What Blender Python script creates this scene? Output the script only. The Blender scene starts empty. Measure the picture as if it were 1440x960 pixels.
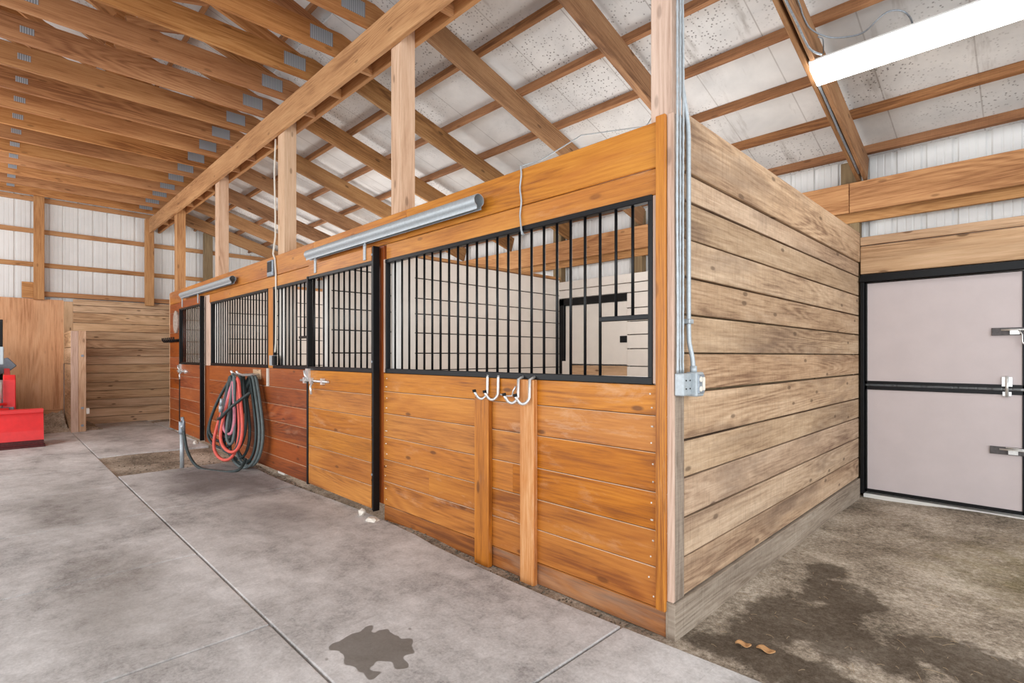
import bpy, bmesh, math, random
from mathutils import Vector as V, Matrix as M3
random.seed(7)
scene = bpy.context.scene
COL = scene.collection
PI = math.pi

# ------------------------------------------------------------------ mesh builder
class MB:
    def __init__(s):
        s.v = []; s.f = []; s.uv = []; s.r = []; s.mi = []; s.sm = []
    def quadset(s, verts, faces, uvs, rnd=None, mi=0, smooth=False):
        b = len(s.v); s.v += [tuple(p) for p in verts]
        rnd = random.random() if rnd is None else rnd
        for f, u in zip(faces, uvs):
            s.f.append([b + i for i in f]); s.uv.append(u); s.r.append(rnd); s.mi.append(mi); s.sm.append(smooth)
    def bar(s, p0, p1, w, h, up=(0, 0, 1), rnd=None, mi=0):
        """box along p0-p1 (centre line), w across, h along up; grain runs lengthwise"""
        p0 = V(p0); p1 = V(p1); d = p1 - p0; L = d.length; d.normalize()
        up = V(up); sd = d.cross(up)
        if sd.length < 1e-6: up = V((1, 0, 0)); sd = d.cross(up)
        sd.normalize(); up = sd.cross(d).normalized()
        vs = []
        for a in (0, L):
            for x, y in ((-1, -1), (1, -1), (1, 1), (-1, 1)):
                vs.append(p0 + d * a + sd * (x * w / 2) + up * (y * h / 2))
        o = random.random() * 20
        F = [(3, 2, 1, 0), (4, 5, 6, 7), (0, 1, 5, 4), (1, 2, 6, 5), (2, 3, 7, 6), (3, 0, 4, 7)]
        def lp(i):
            k = i % 4; return (L if i > 3 else 0.0), (-1, 1, 1, -1)[k] * w / 2, (-1, -1, 1, 1)[k] * h / 2
        U = []
        for n, f in enumerate(F):
            q = []
            for i in f:
                a, x, y = lp(i)
                if n < 2: q.append((x * .12 + o, y * 1.0 + o))
                elif n in (2, 4): q.append((a + o, x + o * .37 + n))
                else: q.append((a + o, y + o * .37 + n))
            U.append(q)
        s.quadset(vs, F, U, rnd, mi)
    def box(s, lo, hi, grain=None, rnd=None, mi=0):
        lo = V(lo); hi = V(hi); c = (lo + hi) / 2; d = hi - lo
        g = grain if grain is not None else max(range(3), key=lambda i: d[i])
        e = V((0, 0, 0)); e[g] = d[g] / 2
        if g == 2: s.bar(c - e, c + e, d[0], d[1], (0, 1, 0), rnd, mi)
        elif g == 0: s.bar(c - e, c + e, d[1], d[2], (0, 0, 1), rnd, mi)
        else: s.bar(c - e, c + e, d[0], d[2], (0, 0, 1), rnd, mi)
    def tube(s, pts, r, n=8, closed=False, rnd=None, mi=0, caps=True):
        pts = [V(p) for p in pts]; m = len(pts)
        rnd = random.random() if rnd is None else rnd
        rings = []; up = None; acc = 0; dist = []
        for i, p in enumerate(pts):
            a = pts[(i - 1) % m] if (i or closed) else p
            b = pts[(i + 1) % m] if (i < m - 1 or closed) else p
            t = (b - a).normalized()
            if up is None:
                up = V((0, 0, 1)) if abs(t.z) < .9 else V((1, 0, 0))
            sd = t.cross(up)
            if sd.length < 1e-5: up = V((0, 1, 0)); sd = t.cross(up)
            sd.normalize(); up = sd.cross(t).normalized()
            rr = r(i / (m - 1)) if callable(r) else r
            rings.append([p + (sd * math.cos(2 * PI * k / n) + up * math.sin(2 * PI * k / n)) * rr for k in range(n)])
            if i: acc += (p - pts[i - 1]).length
            dist.append(acc)
        vs = [q for ring in rings for q in ring]; F = []; U = []
        for i in range(m if closed else m - 1):
            j = (i + 1) % m
            for k in range(n):
                l = (k + 1) % n
                F.append((i * n + k, i * n + l, j * n + l, j * n + k))
                U.append(((dist[i], k / n * .1), (dist[i], (k + 1) / n * .1), (dist[j], (k + 1) / n * .1), (dist[j], k / n * .1)))
        s.quadset(vs, F, U, rnd, mi, True)
        if caps and not closed:
            b = len(s.v) - len(vs)
            for idx in (list(range(n - 1, -1, -1)), [(m - 1) * n + k for k in range(n)]):
                s.f.append([b + i for i in idx]); s.uv.append([(0, 0)] * n); s.r.append(rnd); s.mi.append(mi); s.sm.append(False)
    def cyl(s, p0, p1, r, n=12, mi=0, rnd=None):
        s.tube([p0, p1], r, n, mi=mi, rnd=rnd)
    def prism(s, poly, ext, rnd=None, mi=0):
        """closed polygon (3D points) pushed along ext"""
        n = len(poly); a = [V(p) for p in poly]; e = V(ext); vs = a + [p + e for p in a]
        F = [tuple(range(n - 1, -1, -1)), tuple(range(n, 2 * n))]
        def pl(p): return (p.x + p.y, p.z)
        U = [[pl(vs[i]) for i in f] for f in F]
        for i in range(n):
            j = (i + 1) % n; f = (i, j, n + j, n + i); F.append(f); U.append([pl(vs[k]) for k in f])
        s.quadset(vs, F, U, rnd, mi)
    def sheet(s, grid, rnd=None, mi=0, smooth=True, us=1.0):
        """grid[i][j] of points"""
        m = len(grid); n = len(grid[0]); vs = [p for row in grid for p in row]; F = []; U = []
        for i in range(m - 1):
            for j in range(n - 1):
                f = (i * n + j, i * n + j + 1, (i + 1) * n + j + 1, (i + 1) * n + j); F.append(f)
                U.append([(i / (m - 1) * us, j / (n - 1) * us), (i / (m - 1) * us, (j + 1) / (n - 1) * us), ((i + 1) / (m - 1) * us, (j + 1) / (n - 1) * us), ((i + 1) / (m - 1) * us, j / (n - 1) * us)])
        s.quadset(vs, F, U, rnd, mi, smooth)
    def mesh(s, name, mats):
        me = bpy.data.meshes.new(name); me.from_pydata([tuple(p) for p in s.v], [], s.f)
        ul = me.uv_layers.new(name='UVMap'); k = 0
        flat = [c for f in s.uv for uv in f for c in uv]
        ul.data.foreach_set('uv', flat)
        at = me.attributes.new('rnd', 'FLOAT', 'FACE'); at.data.foreach_set('value', s.r)
        for m in mats: me.materials.append(m)
        me.polygons.foreach_set('material_index', s.mi)
        me.polygons.foreach_set('use_smooth', s.sm)
        bm = bmesh.new(); bm.from_mesh(me); bmesh.ops.recalc_face_normals(bm, faces=bm.faces); bm.to_mesh(me); bm.free()
        me.update(); return me
    def build(s, name, mats, parent=None, bevel=0.0, seg=1):
        if not isinstance(mats, (list, tuple)): mats = [mats]
        o = bpy.data.objects.new(name, s.mesh(name, mats)); COL.objects.link(o)
        if parent is not None:
            o.parent = parent
            o.matrix_parent_inverse = M3.Translation(-parent.location) if parent.parent is None else M3.Identity(4)
            w = V((0, 0, 0)); q = parent
        if bevel:
            b = o.modifiers.new('edge', 'BEVEL'); b.width = bevel; b.segments = seg; b.limit_method = 'ANGLE'; b.angle_limit = math.radians(50)
            b.harden_normals = False
        return o

def tag(o, label=None, cat=None, group=None, kind=None):
    if label: o['label'] = label
    if cat: o['category'] = cat
    if group: o['group'] = group
    if kind: o['kind'] = kind
    return o
def thing(name, loc, label, cat, group=None, kind=None):
    o = bpy.data.objects.new(name, None); COL.objects.link(o); o.location = loc; o.empty_display_size = .1
    return tag(o, label, cat, group, kind)
def structure(name, loc, label, cat):
    return thing(name, loc, label, cat, None, 'structure')
ORD = ['first', 'second', 'third', 'fourth', 'fifth', 'sixth', 'seventh', 'eighth', 'ninth', 'tenth', 'eleventh', 'twelfth', 'thirteenth', 'fourteenth', 'fifteenth', 'sixteenth', 'seventeenth', 'eighteenth', 'nineteenth', 'twentieth']

# ------------------------------------------------------------------ materials
def srgb(c):
    return tuple((x / 255 / 12.92 if x / 255 <= .04045 else ((x / 255 + .055) / 1.055) ** 2.4) for x in c) + (1,)
class NT:
    def __init__(s, name):
        s.m = bpy.data.materials.new(name); s.m.use_nodes = True; s.t = s.m.node_tree; s.n = s.t.nodes
        s.b = s.n['Principled BSDF']
    def N(s, typ, **kw):
        n = s.n.new(typ)
        for k, v in kw.items():
            if k.startswith('i_'):
                key = k[2:]; n.inputs[int(key) if key.isdigit() else key.replace('_', ' ')].default_value = v
            else: setattr(n, k, v)
        return n
    def L(s, a, ai, b, bi): s.t.links.new(a.outputs[ai], b.inputs[bi])
    def math(s, op, a, b=None, clamp=False):
        n = s.N('ShaderNodeMath', operation=op, use_clamp=clamp)
        for i, x in enumerate((a, b)):
            if x is None: continue
            if isinstance(x, tuple): s.L(x[0], x[1], n, i)
            else: n.inputs[i].default_value = x
        return (n, 0)
    def ramp(s, src, stops):
        n = s.N('ShaderNodeValToRGB'); e = n.color_ramp.elements
        while len(e) < len(stops): e.new(.5)
        for el, (p, c) in zip(e, stops): el.position = p; el.color = c if len(c) == 4 else tuple(c) + (1,)
        s.L(src[0], src[1], n, 0); return (n, 0)
    def mix(s, fac, a, b, mode='MIX'):
        n = s.N('ShaderNodeMix', data_type='RGBA', blend_type=mode)
        for i, x in ((0, fac), (6, a), (7, b)):
            if isinstance(x, tuple) and len(x) == 2 and not isinstance(x[0], (int, float)): s.L(x[0], x[1], n, i)
            else: n.inputs[i].default_value = x
        return (n, 2)
    def noise(s, vec, scale, detail=4, rough=.55, dist=0.0):
        n = s.N('ShaderNodeTexNoise'); n.inputs['Scale'].default_value = scale; n.inputs['Detail'].default_value = detail
        n.inputs['Roughness'].default_value = rough; n.inputs['Distortion'].default_value = dist
        if vec is not None: s.L(vec[0], vec[1], n, 'Vector')
        return (n, 0)
    def mapping(s, vec, scale=(1, 1, 1), loc=(0, 0, 0)):
        n = s.N('ShaderNodeMapping'); n.inputs['Scale'].default_value = scale; n.inputs['Location'].default_value = loc
        s.L(vec[0], vec[1], n, 0); return (n, 0)
    def bump(s, h, strength=.3, dist=.01):
        n = s.N('ShaderNodeBump'); n.inputs['Strength'].default_value = strength; n.inputs['Distance'].default_value = dist
        s.L(h[0], h[1], n, 'Height'); s.L(n, 0, s.b, 'Normal')
    def out(s, col, rough=.6, metal=0.0, spec=.4):
        if isinstance(col, tuple) and len(col) == 2: s.L(col[0], col[1], s.b, 'Base Color')
        else: s.b.inputs['Base Color'].default_value = col
        if isinstance(rough, tuple): s.L(rough[0], rough[1], s.b, 'Roughness')
        else: s.b.inputs['Roughness'].default_value = rough
        s.b.inputs['Metallic'].default_value = metal; s.b.inputs['Specular IOR Level'].default_value = spec
        return s.m

def wood(name, light, mid, dark, rough=.6, var=.25, knots=.5, stain=None, stain_amt=0.0, bump=.25, spec=.35, grain=1.0, scuff=0.0, saw=0.0):
    t = NT(name); light, mid, dark = srgb(light), srgb(mid), srgb(dark)
    uv = (t.N('ShaderNodeUVMap', uv_map='UVMap'), 0)
    at = t.N('ShaderNodeAttribute', attribute_name='rnd'); rn = (at, 2)
    comb = t.N('ShaderNodeCombineXYZ'); o = t.math('MULTIPLY', rn, 31.0); t.L(*o, comb, 0); t.L(*o, comb, 1); t.L(*o, comb, 2)
    ad = t.N('ShaderNodeVectorMath', operation='ADD'); t.L(*uv, ad, 0); t.L(comb, 0, ad, 1); p = (ad, 0)
    # growth rings: long stretched noise pushed through a sine, thin darker lines
    n1 = t.noise(t.mapping(p, (.28, 3.2, 1)), 1.0, 2, .45, .15)
    rings = t.math('SINE', t.math('MULTIPLY', n1, 170.0 * grain)); rings = t.math('MULTIPLY_ADD', rings, .5); rings[0].inputs[2].default_value = .5
    zone = t.ramp(t.noise(t.mapping(p, (.5, 2.5, 1), (5, 2, 0)), 1.0, 2), [(.42, (.15, .15, .15, 1)), (.62, (1, 1, 1, 1))])
    rings = t.math('MULTIPLY', rings, zone)
    fine = t.noise(t.mapping(p, (3.0, 75, 1)), 1.0, 6, .75)
    broad = t.noise(t.mapping(p, (.7, 5, 1)), 1.0, 5, .55, .3)
    f = t.math('SUBTRACT', t.math('ADD', t.math('MULTIPLY', fine, .55), t.math('MULTIPLY', broad, .5)), t.math('MULTIPLY', rings, .11))
    col = t.ramp(f, [(.34, dark), (.485, mid), (.67, light)])
    # knots
    vo = t.N('ShaderNodeTexVoronoi', voronoi_dimensions='2D', feature='F1'); vo.inputs['Scale'].default_value = 1.0; vo.inputs['Randomness'].default_value = 1.0
    kv = t.mapping(p, (1.9, 5.0, 1)); t.L(*kv, vo, 'Vector')
    kd = t.math('ADD', (vo, 0), t.math('MULTIPLY', broad, .08))
    km = t.ramp(kd, [(.085, (1, 1, 1, 1)), (.125, (0, 0, 0, 1))]); sepk = t.N('ShaderNodeSeparateColor'); t.L(vo, 1, sepk, 0); km = t.math('MULTIPLY', t.math('MULTIPLY', km, knots), t.math('GREATER_THAN', (sepk, 0), .55))
    col = t.mix(km, col, tuple(x * .45 for x in dark[:3]) + (1,))
    # plank to plank tone
    hsv = t.N('ShaderNodeHueSaturation'); t.L(*col, hsv, 'Color')
    val = t.math('MULTIPLY_ADD', rn, var); val[0].inputs[2].default_value = 1.0 - var / 2; t.L(*val, hsv, 'Value')
    r2 = t.math('FRACT', t.math('MULTIPLY', rn, 7.13)); sv = t.math('MULTIPLY_ADD', r2, var * .6); sv[0].inputs[2].default_value = 1.0 - var * .3; t.L(*sv, hsv, 'Saturation')
    r3 = t.math('FRACT', t.math('MULTIPLY', rn, 3.71)); hv = t.math('MULTIPLY_ADD', r3, .006); hv[0].inputs[2].default_value = .4985; t.L(*hv, hsv, 'Hue')
    col = (hsv, 0)
    if stain:
        sn = t.noise(t.mapping(p, (.7, 3.2, 1), (3, 1, 0)), 1.0, 5, .6, .5)
        sm = t.ramp(sn, [(.48, (0, 0, 0, 1)), (.72, (1, 1, 1, 1))]); sm = t.math('MULTIPLY', sm, stain_amt)
        col = t.mix(sm, col, srgb(stain))
    if saw:
        sw = t.noise(t.mapping(p, (150, 4, 1)), 1.0, 3, .6); mt = t.noise(p, 22, 6, .75)
        q = t.math('ADD', t.math('MULTIPLY', sw, .5), t.math('MULTIPLY', mt, .6)); q = t.ramp(q, [(.38, (.62, .6, .58, 1)), (.6, (1, 1, 1, 1)), (.75, (1.0, 1.0, 1.0, 1))])
        col = t.mix(saw, col, q, 'MULTIPLY')
    if scuff:
        sc = t.noise(t.mapping(p, (3, 11, 1), (7, 3, 0)), 1.0, 6, .7, .4); sc2 = t.noise(t.mapping(p, (.6, 2, 1), (2, 9, 0)), 1.0, 2, .5)
        scm = t.math('MULTIPLY', t.ramp(sc, [(.55, (0, 0, 0, 1)), (.72, (1, 1, 1, 1))]), t.ramp(sc2, [(.45, (0, 0, 0, 1)), (.65, (1, 1, 1, 1))]))
        col = t.mix(t.math('MULTIPLY', scm, scuff), col, srgb((226, 196, 166)))
    t.bump(t.math('ADD', t.math('MULTIPLY', fine, .7), t.math('MULTIPLY', rings, .2)), bump, .004)
    return t.out(col, rough, 0, spec)

W_FRONT = wood('varnished_pine', (204, 133, 50), (178, 107, 32), (128, 70, 20), rough=.45, var=.12, knots=.75, bump=.15, spec=.4, stain=(148, 78, 30), stain_amt=.4, scuff=.42)
W_FRONTD = wood('varnished_pine_deep', (176, 94, 38), (150, 72, 28), (104, 46, 18), rough=.45, var=.14, knots=.6, bump=.15, spec=.4, stain=(108, 50, 24), stain_amt=.4, scuff=.25)
W_HEADER = wood('varnished_header', (208, 138, 56), (184, 112, 38), (142, 78, 26), rough=.42, var=.08, knots=.5, bump=.12, spec=.4, stain=(170, 90, 42), stain_amt=.4, scuff=.3)
W_KICK = wood('dusty_kick_board', (184, 116, 56), (156, 90, 40), (114, 62, 30), rough=.7, var=.1, knots=.3, bump=.2, spec=.3, stain=(184, 164, 142), stain_amt=.55)
W_BATTEN = wood('worn_knotty_batten', (226, 176, 124), (196, 128, 66), (142, 80, 36), rough=.55, var=.04, knots=.9, bump=.2, spec=.3, grain=.5, stain=(150, 84, 38), stain_amt=.5, scuff=.6)
W_ROUGH = wood('rough_sawn_oak', (208, 180, 152), (180, 150, 121), (130, 101, 80), rough=.85, var=.3, knots=.7, stain=(108, 86, 72), stain_amt=.8, bump=.4, spec=.2, saw=.6)
W_GREYB = wood('grey_rough_board', (182, 168, 152), (156, 140, 124), (118, 102, 88), rough=.9, var=.15, knots=.3, stain=(110, 96, 84), stain_amt=.4, bump=.4, spec=.15, saw=.6)
W_BEAM = wood('beam_lumber', (206, 158, 110), (180, 130, 86), (138, 92, 58), rough=.75, var=.1, knots=.5, bump=.2, spec=.25, stain=(134, 90, 56), stain_amt=.25)
W_TRUSS = wood('truss_lumber', (200, 150, 102), (174, 121, 77), (132, 84, 50), rough=.7, var=.16, knots=.45, bump=.2, spec=.25, stain=(128, 76, 42), stain_amt=.3)
W_RAFT = wood('rafter_lumber', (178, 138, 98), (150, 108, 72), (108, 74, 48), rough=.75, var=.2, knots=.7, bump=.2, spec=.25, stain=(104, 74, 52), stain_amt=.5, saw=.3)
W_PURL = wood('purlin_lumber', (174, 126, 86), (146, 100, 64), (106, 68, 42), rough=.75, var=.14, knots=.5, bump=.2, spec=.25, stain=(94, 60, 40), stain_amt=.4, saw=.3)
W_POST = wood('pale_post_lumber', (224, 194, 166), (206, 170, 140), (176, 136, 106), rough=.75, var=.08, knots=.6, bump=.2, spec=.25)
W_PINK = wood('pinkish_post_lumber', (222, 196, 178), (204, 174, 156), (174, 142, 124), rough=.8, var=.08, knots=.4, bump=.3, spec=.2)
W_LINING = wood('wall_plank_lumber', (228, 194, 160), (206, 169, 133), (152, 114, 84), rough=.8, var=.2, knots=.8, stain=(122, 94, 68), stain_amt=.45, bump=.25, spec=.2)
W_PLY = wood('plywood_sheet', (228, 182, 146), (212, 160, 120), (176, 122, 86), rough=.7, var=.06, knots=.2, stain=(160, 124, 92), stain_amt=.3, bump=.1, spec=.25, grain=.5)
W_TREAT = wood('weathered_post', (150, 130, 100), (128, 108, 82), (98, 80, 60), rough=.85, var=.1, knots=.4, bump=.3, spec=.2)

def simple(name, c, rough=.5, metal=0.0, spec=.4, nz=.0, nscale=20, bump=0.0):
    t = NT(name); c = srgb(c); col = c
    if nz:
        tc = t.N('ShaderNodeTexCoord'); n = t.noise((tc, 3), nscale, 5, .6)
        col = t.mix(t.ramp(n, [(.35, (0, 0, 0, 1)), (.7, (1, 1, 1, 1))]), tuple(x * (1 - nz) for x in c[:3]) + (1,), tuple(min(1, x * (1 + nz * .6)) for x in c[:3]) + (1,))
        if bump: t.bump(n, bump, .004)
    return t.out(col, rough, metal, spec)
BLACK = simple('black_painted_steel', (13, 14, 17), .4, .0, .28, .3, 30)
GALV = simple('galvanized_steel', (176, 183, 187), .45, .35, .5, .12, 60)
GALVD = simple('dull_zinc', (150, 158, 166), .5, .6, .5, .25, 80)
PLATE = simple('gang_nail_plate', (128, 134, 140), .5, .55, .5, .3, 90)
CHROME = simple('bright_hook_metal', (222, 222, 220), .3, .6, .5, .1, 50)
WHITE = simple('white_paint', (232, 226, 218), .6, 0, .35, .04, 6)
DOORP = simple('door_panel_grey_white', (205, 194, 194), .55, 0, .35, .035, 5)
METALW = simple('white_siding', (226, 226, 224), .45, 0, .4, .05, 3)
RUBBER = simple('black_rubber', (24, 24, 25), .7, 0, .3, .2, 20)
HOSEG = simple('dark_green_hose', (52, 62, 62), .5, 0, .4, .2, 30)
HOSEG2 = simple('grey_green_hose', (92, 102, 102), .5, 0, .4, .2, 30)
HOSER = simple('red_hose', (226, 96, 82), .5, 0, .4, .15, 30)
HOSEP = simple('pink_hose', (204, 122, 138), .5, 0, .4, .15, 30)
RED = simple('red_loader_paint', (228, 44, 46), .42, 0, .45, .1, 8)
DARKRED = simple('worn_cutting_edge', (86, 34, 34), .6, .2, .4, .4, 30)
GREYP = simple('grey_plastic', (110, 118, 128), .5, 0, .4, .15, 20)
GLASS = simple('pale_display', (186, 206, 214), .25, 0, .5)
CABLE = simple('white_cable', (222, 216, 204), .55, 0, .4)
LATCHP = simple('dark_latch_plate', (92, 88, 88), .5, .3, .4, .3, 40)
STRAW = simple('dry_leaf', (196, 150, 104), .8, 0, .2, .2, 60)
DEBRIS = simple('white_rubble', (222, 214, 202), .85, 0, .2, .15, 60)

def plate_mat():
    t = NT('stamped_gang_plate'); uv = (t.N('ShaderNodeTexCoord'), 3)
    w = t.N('ShaderNodeTexWave', wave_type='BANDS', bands_direction='Y'); w.inputs['Scale'].default_value = 18; t.L(*uv, w, 0)
    col = t.mix((w, 1), srgb((122, 130, 138)), srgb((190, 198, 206))); return t.out(col, .5, .5, .5)
PLATE = plate_mat()

def roof_mat():
    t = NT('dusty_roof_insulation'); tc = t.N('ShaderNodeTexCoord'); p = (tc, 3)
    n = t.noise(p, 1.6, 5, .6, .3)
    col = t.mix(t.ramp(n, [(.3, (0, 0, 0, 1)), (.7, (1, 1, 1, 1))]), srgb((190, 190, 190)), srgb((224, 223, 221)))
    # fly specks, gathered in patches
    v = t.N('ShaderNodeTexVoronoi', feature='F1'); v.inputs['Scale'].default_value = 34; t.L(*p, v, 'Vector')
    sp = t.ramp((v, 0), [(.16, (1, 1, 1, 1)), (.3, (0, 0, 0, 1))])
    pt = t.ramp(t.noise(p, 1.1, 3, .5), [(.44, (0, 0, 0, 1)), (.62, (1, 1, 1, 1))])
    col = t.mix(t.math('MULTIPLY', t.math('MULTIPLY', sp, pt), .85), col, srgb((84, 80, 78)))
    # sheet seams down the slope
    sx = t.N('ShaderNodeSeparateXYZ'); t.L(*p, sx, 0)
    fr = t.math('FRACT', t.math('DIVIDE', (sx, 0), .61)); ln = t.math('LESS_THAN', t.math('ABSOLUTE', t.math('SUBTRACT', fr, .5)), .008)
    col = t.mix(t.math('MULTIPLY', ln, t.math('MULTIPLY', t.noise(p, 2.3, 3), .9)), col, srgb((120, 112, 104)))
    # grime streaks beside some seams
    st = t.noise(t.mapping(p, (6, .9, .9)), 1.0, 5, .65); stm = t.ramp(st, [(.59, (0, 0, 0, 1)), (.72, (1, 1, 1, 1))])
    col = t.mix(t.math('MULTIPLY', stm, .5), col, srgb((128, 120, 112)))
    t.bump(n, .1, .02)
    return t.out(col, .75, 0, .25)
ROOF = roof_mat()

def concrete_mat():
    t = NT('worn_concrete'); tc = t.N('ShaderNodeTexCoord'); p = (tc, 3)
    a = t.noise(t.mapping(p, (1, 1.4, 1)), 1.3, 6, .62, .35); b = t.noise(p, 9, 6, .7, .4); c = t.noise(p, 60, 6, .8)
    f = t.math('ADD', t.math('MULTIPLY', a, .45), t.math('MULTIPLY', b, .27)); f = t.math('ADD', f, t.math('MULTIPLY', c, .3))
    col = t.ramp(f, [(.37, srgb((126, 122, 120))), (.49, srgb((186, 183, 181))), (.62, srgb((220, 218, 217)))])
    # damp darkening before the hydrant and an oily patch nearer, edges broken by noise
    sx = t.N('ShaderNodeSeparateXYZ'); t.L(*p, sx, 0)
    w = t.math('MULTIPLY', t.math('SUBTRACT', t.noise(p, 2.2, 5, .6), .5), 1.1)
    def blob(cx, cy, rx, ry, soft, wob=1.0):
        dx = t.math('DIVIDE', t.math('SUBTRACT', (sx, 0), cx), rx); dy = t.math('DIVIDE', t.math('SUBTRACT', (sx, 1), cy), ry)
        d = t.math('SQRT', t.math('ADD', t.math('MULTIPLY', dx, dx), t.math('MULTIPLY', dy, dy)))
        d = t.math('ADD', d, t.math('MULTIPLY', w, wob))
        return t.ramp(d, [(1 - soft, (1, 1, 1, 1)), (1.0, (0, 0, 0, 1))])
    col = t.mix(t.math('MULTIPLY', blob(-5.0, -.55, 1.25, .75, .6), .7), col, srgb((92, 84, 82)))
    col = t.mix(t.math('MULTIPLY', blob(-3.4, -.62, 1.0, .5, .8), .45), col, srgb((104, 97, 95)))
    col = t.mix(t.math('MULTIPLY', blob(-4.9, -1.9, 1.6, .5, .8), .35), col, srgb((112, 104, 94)))
    col = t.mix(t.math('MULTIPLY', blob(-2.5, -1.85, 1.3, .4, .8), .4), col, srgb((118, 108, 96)))
    n2 = t.noise(p, 12, 0.5, .4); w2 = t.math('MULTIPLY', t.math('SUBTRACT', n2, .5), 1.7)
    dx = t.math('DIVIDE', t.math('SUBTRACT', (sx, 0), -.93), .21); dy = t.math('DIVIDE', t.math('SUBTRACT', (sx, 1), -1.09), .15)
    d = t.math('ADD', t.math('SQRT', t.math('ADD', t.math('MULTIPLY', dx, dx), t.math('MULTIPLY', dy, dy))), w2)
    st = t.ramp(d, [(.93, (1, 1, 1, 1)), (1.0, (0, 0, 0, 1))])
    col = t.mix(t.math('MULTIPLY', st, .8), col, srgb((98, 90, 80)))
    # fine scratches
    s1 = t.noise(t.mapping(p, (26, 3, 1)), 1.0, 4, .7, 1.5); col = t.mix(t.math('MULTIPLY', t.ramp(s1, [(.6, (0, 0, 0, 1)), (.7, (1, 1, 1, 1))]), .22), col, srgb((96, 88, 82)))
    t.bump(t.math('ADD', b, t.math('MULTIPLY', c, .5)), .18, .006)
    return t.out(col, .8, 0, .3)
CONC = concrete_mat()

def dirt_mat():
    t = NT('packed_dirt'); tc = t.N('ShaderNodeTexCoord'); p = (tc, 3)
    a = t.noise(p, 1.7, 5, .6, .3); b = t.noise(p, 34, 5, .75); c = t.noise(p, 110, 6, .85)
    f = t.math('ADD', t.math('MULTIPLY', a, .36), t.math('MULTIPLY', b, .34)); f = t.math('ADD', f, t.math('MULTIPLY', c, .32))
    col = t.ramp(f, [(.42, srgb((98, 88, 76))), (.515, srgb((168, 154, 137))), (.61, srgb((222, 210, 194)))])
    sx = t.N('ShaderNodeSeparateXYZ'); t.L(*p, sx, 0)
    w = t.math('MULTIPLY', t.math('SUBTRACT', t.noise(p, 5, 6, .65, .3), .5), 1.9)
    acc = None
    for cx, cy, rx, ry in ((.46, 1.12, .24, .25), (.3, 1.42, .14, .14), (.3, .52, .2, .5), (.62, .55, .35, .22), (1.1, .75, .45, .25), (.55, .12, .6, .16), (.5, .86, .14, .25)):
        dx = t.math('DIVIDE', t.math('SUBTRACT', (sx, 0), cx), rx); dy = t.math('DIVIDE', t.math('SUBTRACT', (sx, 1), cy), ry)
        d = t.math('SQRT', t.math('ADD', t.math('MULTIPLY', dx, dx), t.math('MULTIPLY', dy, dy)))
        acc = d if acc is None else t.math('MINIMUM', acc, d)
    d = t.math('ADD', acc, w); st = t.ramp(d, [(.72, (1, 1, 1, 1)), (1.15, (0, 0, 0, 1))])
    col = t.mix(t.math('MULTIPLY', st, .75), col, srgb((74, 62, 50)))
    g = t.ramp(t.math('ADD', t.math('SQRT', t.math('ADD', t.math('POWER', t.math('SUBTRACT', (sx, 0), 1.5), 2.0), t.math('POWER', t.math('SUBTRACT', (sx, 1), 2.3), 2.0))), w), [(.15, (1, 1, 1, 1)), (.95, (0, 0, 0, 1))])
    col = t.mix(t.math('MULTIPLY', g, .35), col, srgb((136, 124, 66)))
    t.bump(t.math('ADD', b, t.math('MULTIPLY', c, .7)), .6, .014)
    return t.out(col, .92, 0, .15)
DIRT = dirt_mat()

def emit_mat(name, c, st):
    t = NT(name); t.b.inputs['Base Color'].default_value = (.9, .9, .9, 1); t.b.inputs['Emission Color'].default_value = c; t.b.inputs['Emission Strength'].default_value = st; return t.m

# ------------------------------------------------------------------ dimensions
SL = .287                                   # lean-to roof slope
def rz(y): return 3.07 + SL * (3.75 - y)    # underside of a rafter
RD = .235                                   # rafter depth
NRM = V((0, SL, 1)).normalized()

# ------------------------------------------------------------------ ground and floor
mb = MB(); n = 60
def gz(x, y):
    z = -.03 + .012 * math.sin(x * 2.1 + y * 1.3) + .008 * math.sin(x * 5.3 - y * 4.1)
    if x < -10.9 and y < -.9: z = .05 + .03 * math.sin(x * 3 + y * 5)
    return z
xs = [-14, -13, -12.3, -12, -11.7, -11.4, -11.15, -11] + [-10.8 + .22 * i for i in range(64)] + [3.6, 5, 8]
ys = [-9, -6, -4, -3, -2.5, -2.1, -1.8, -1.5, -1.2, -1.0] + [-.85 + .2 * i for i in range(24)] + [4.2, 6, 9]
mb.sheet([[(x, y, gz(x, y)) for y in ys] for x in xs])
g = mb.build('ground', DIRT); tag(g, 'packed brown dirt ground with wet stains beside the rough plank wall', 'ground', kind='structure')

mb = MB()
G = .006
def slab(x0, x1, y0, y1, zt=0.0): mb.box((x0 + G, y0 + G, -.12), (x1 - G, y1 - G, zt), 0)
YS = -1.345
xl = [6.0, 4.0, 1.19, -.15, -1.48, -2.8, -4.15, -5.5, -6.85, -8.2, -9.5]
for a, b in zip(xl[:-1], xl[1:]): slab(b, a, -9.0, YS)
slab(-11.05, -9.5, -9.0, YS)
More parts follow.
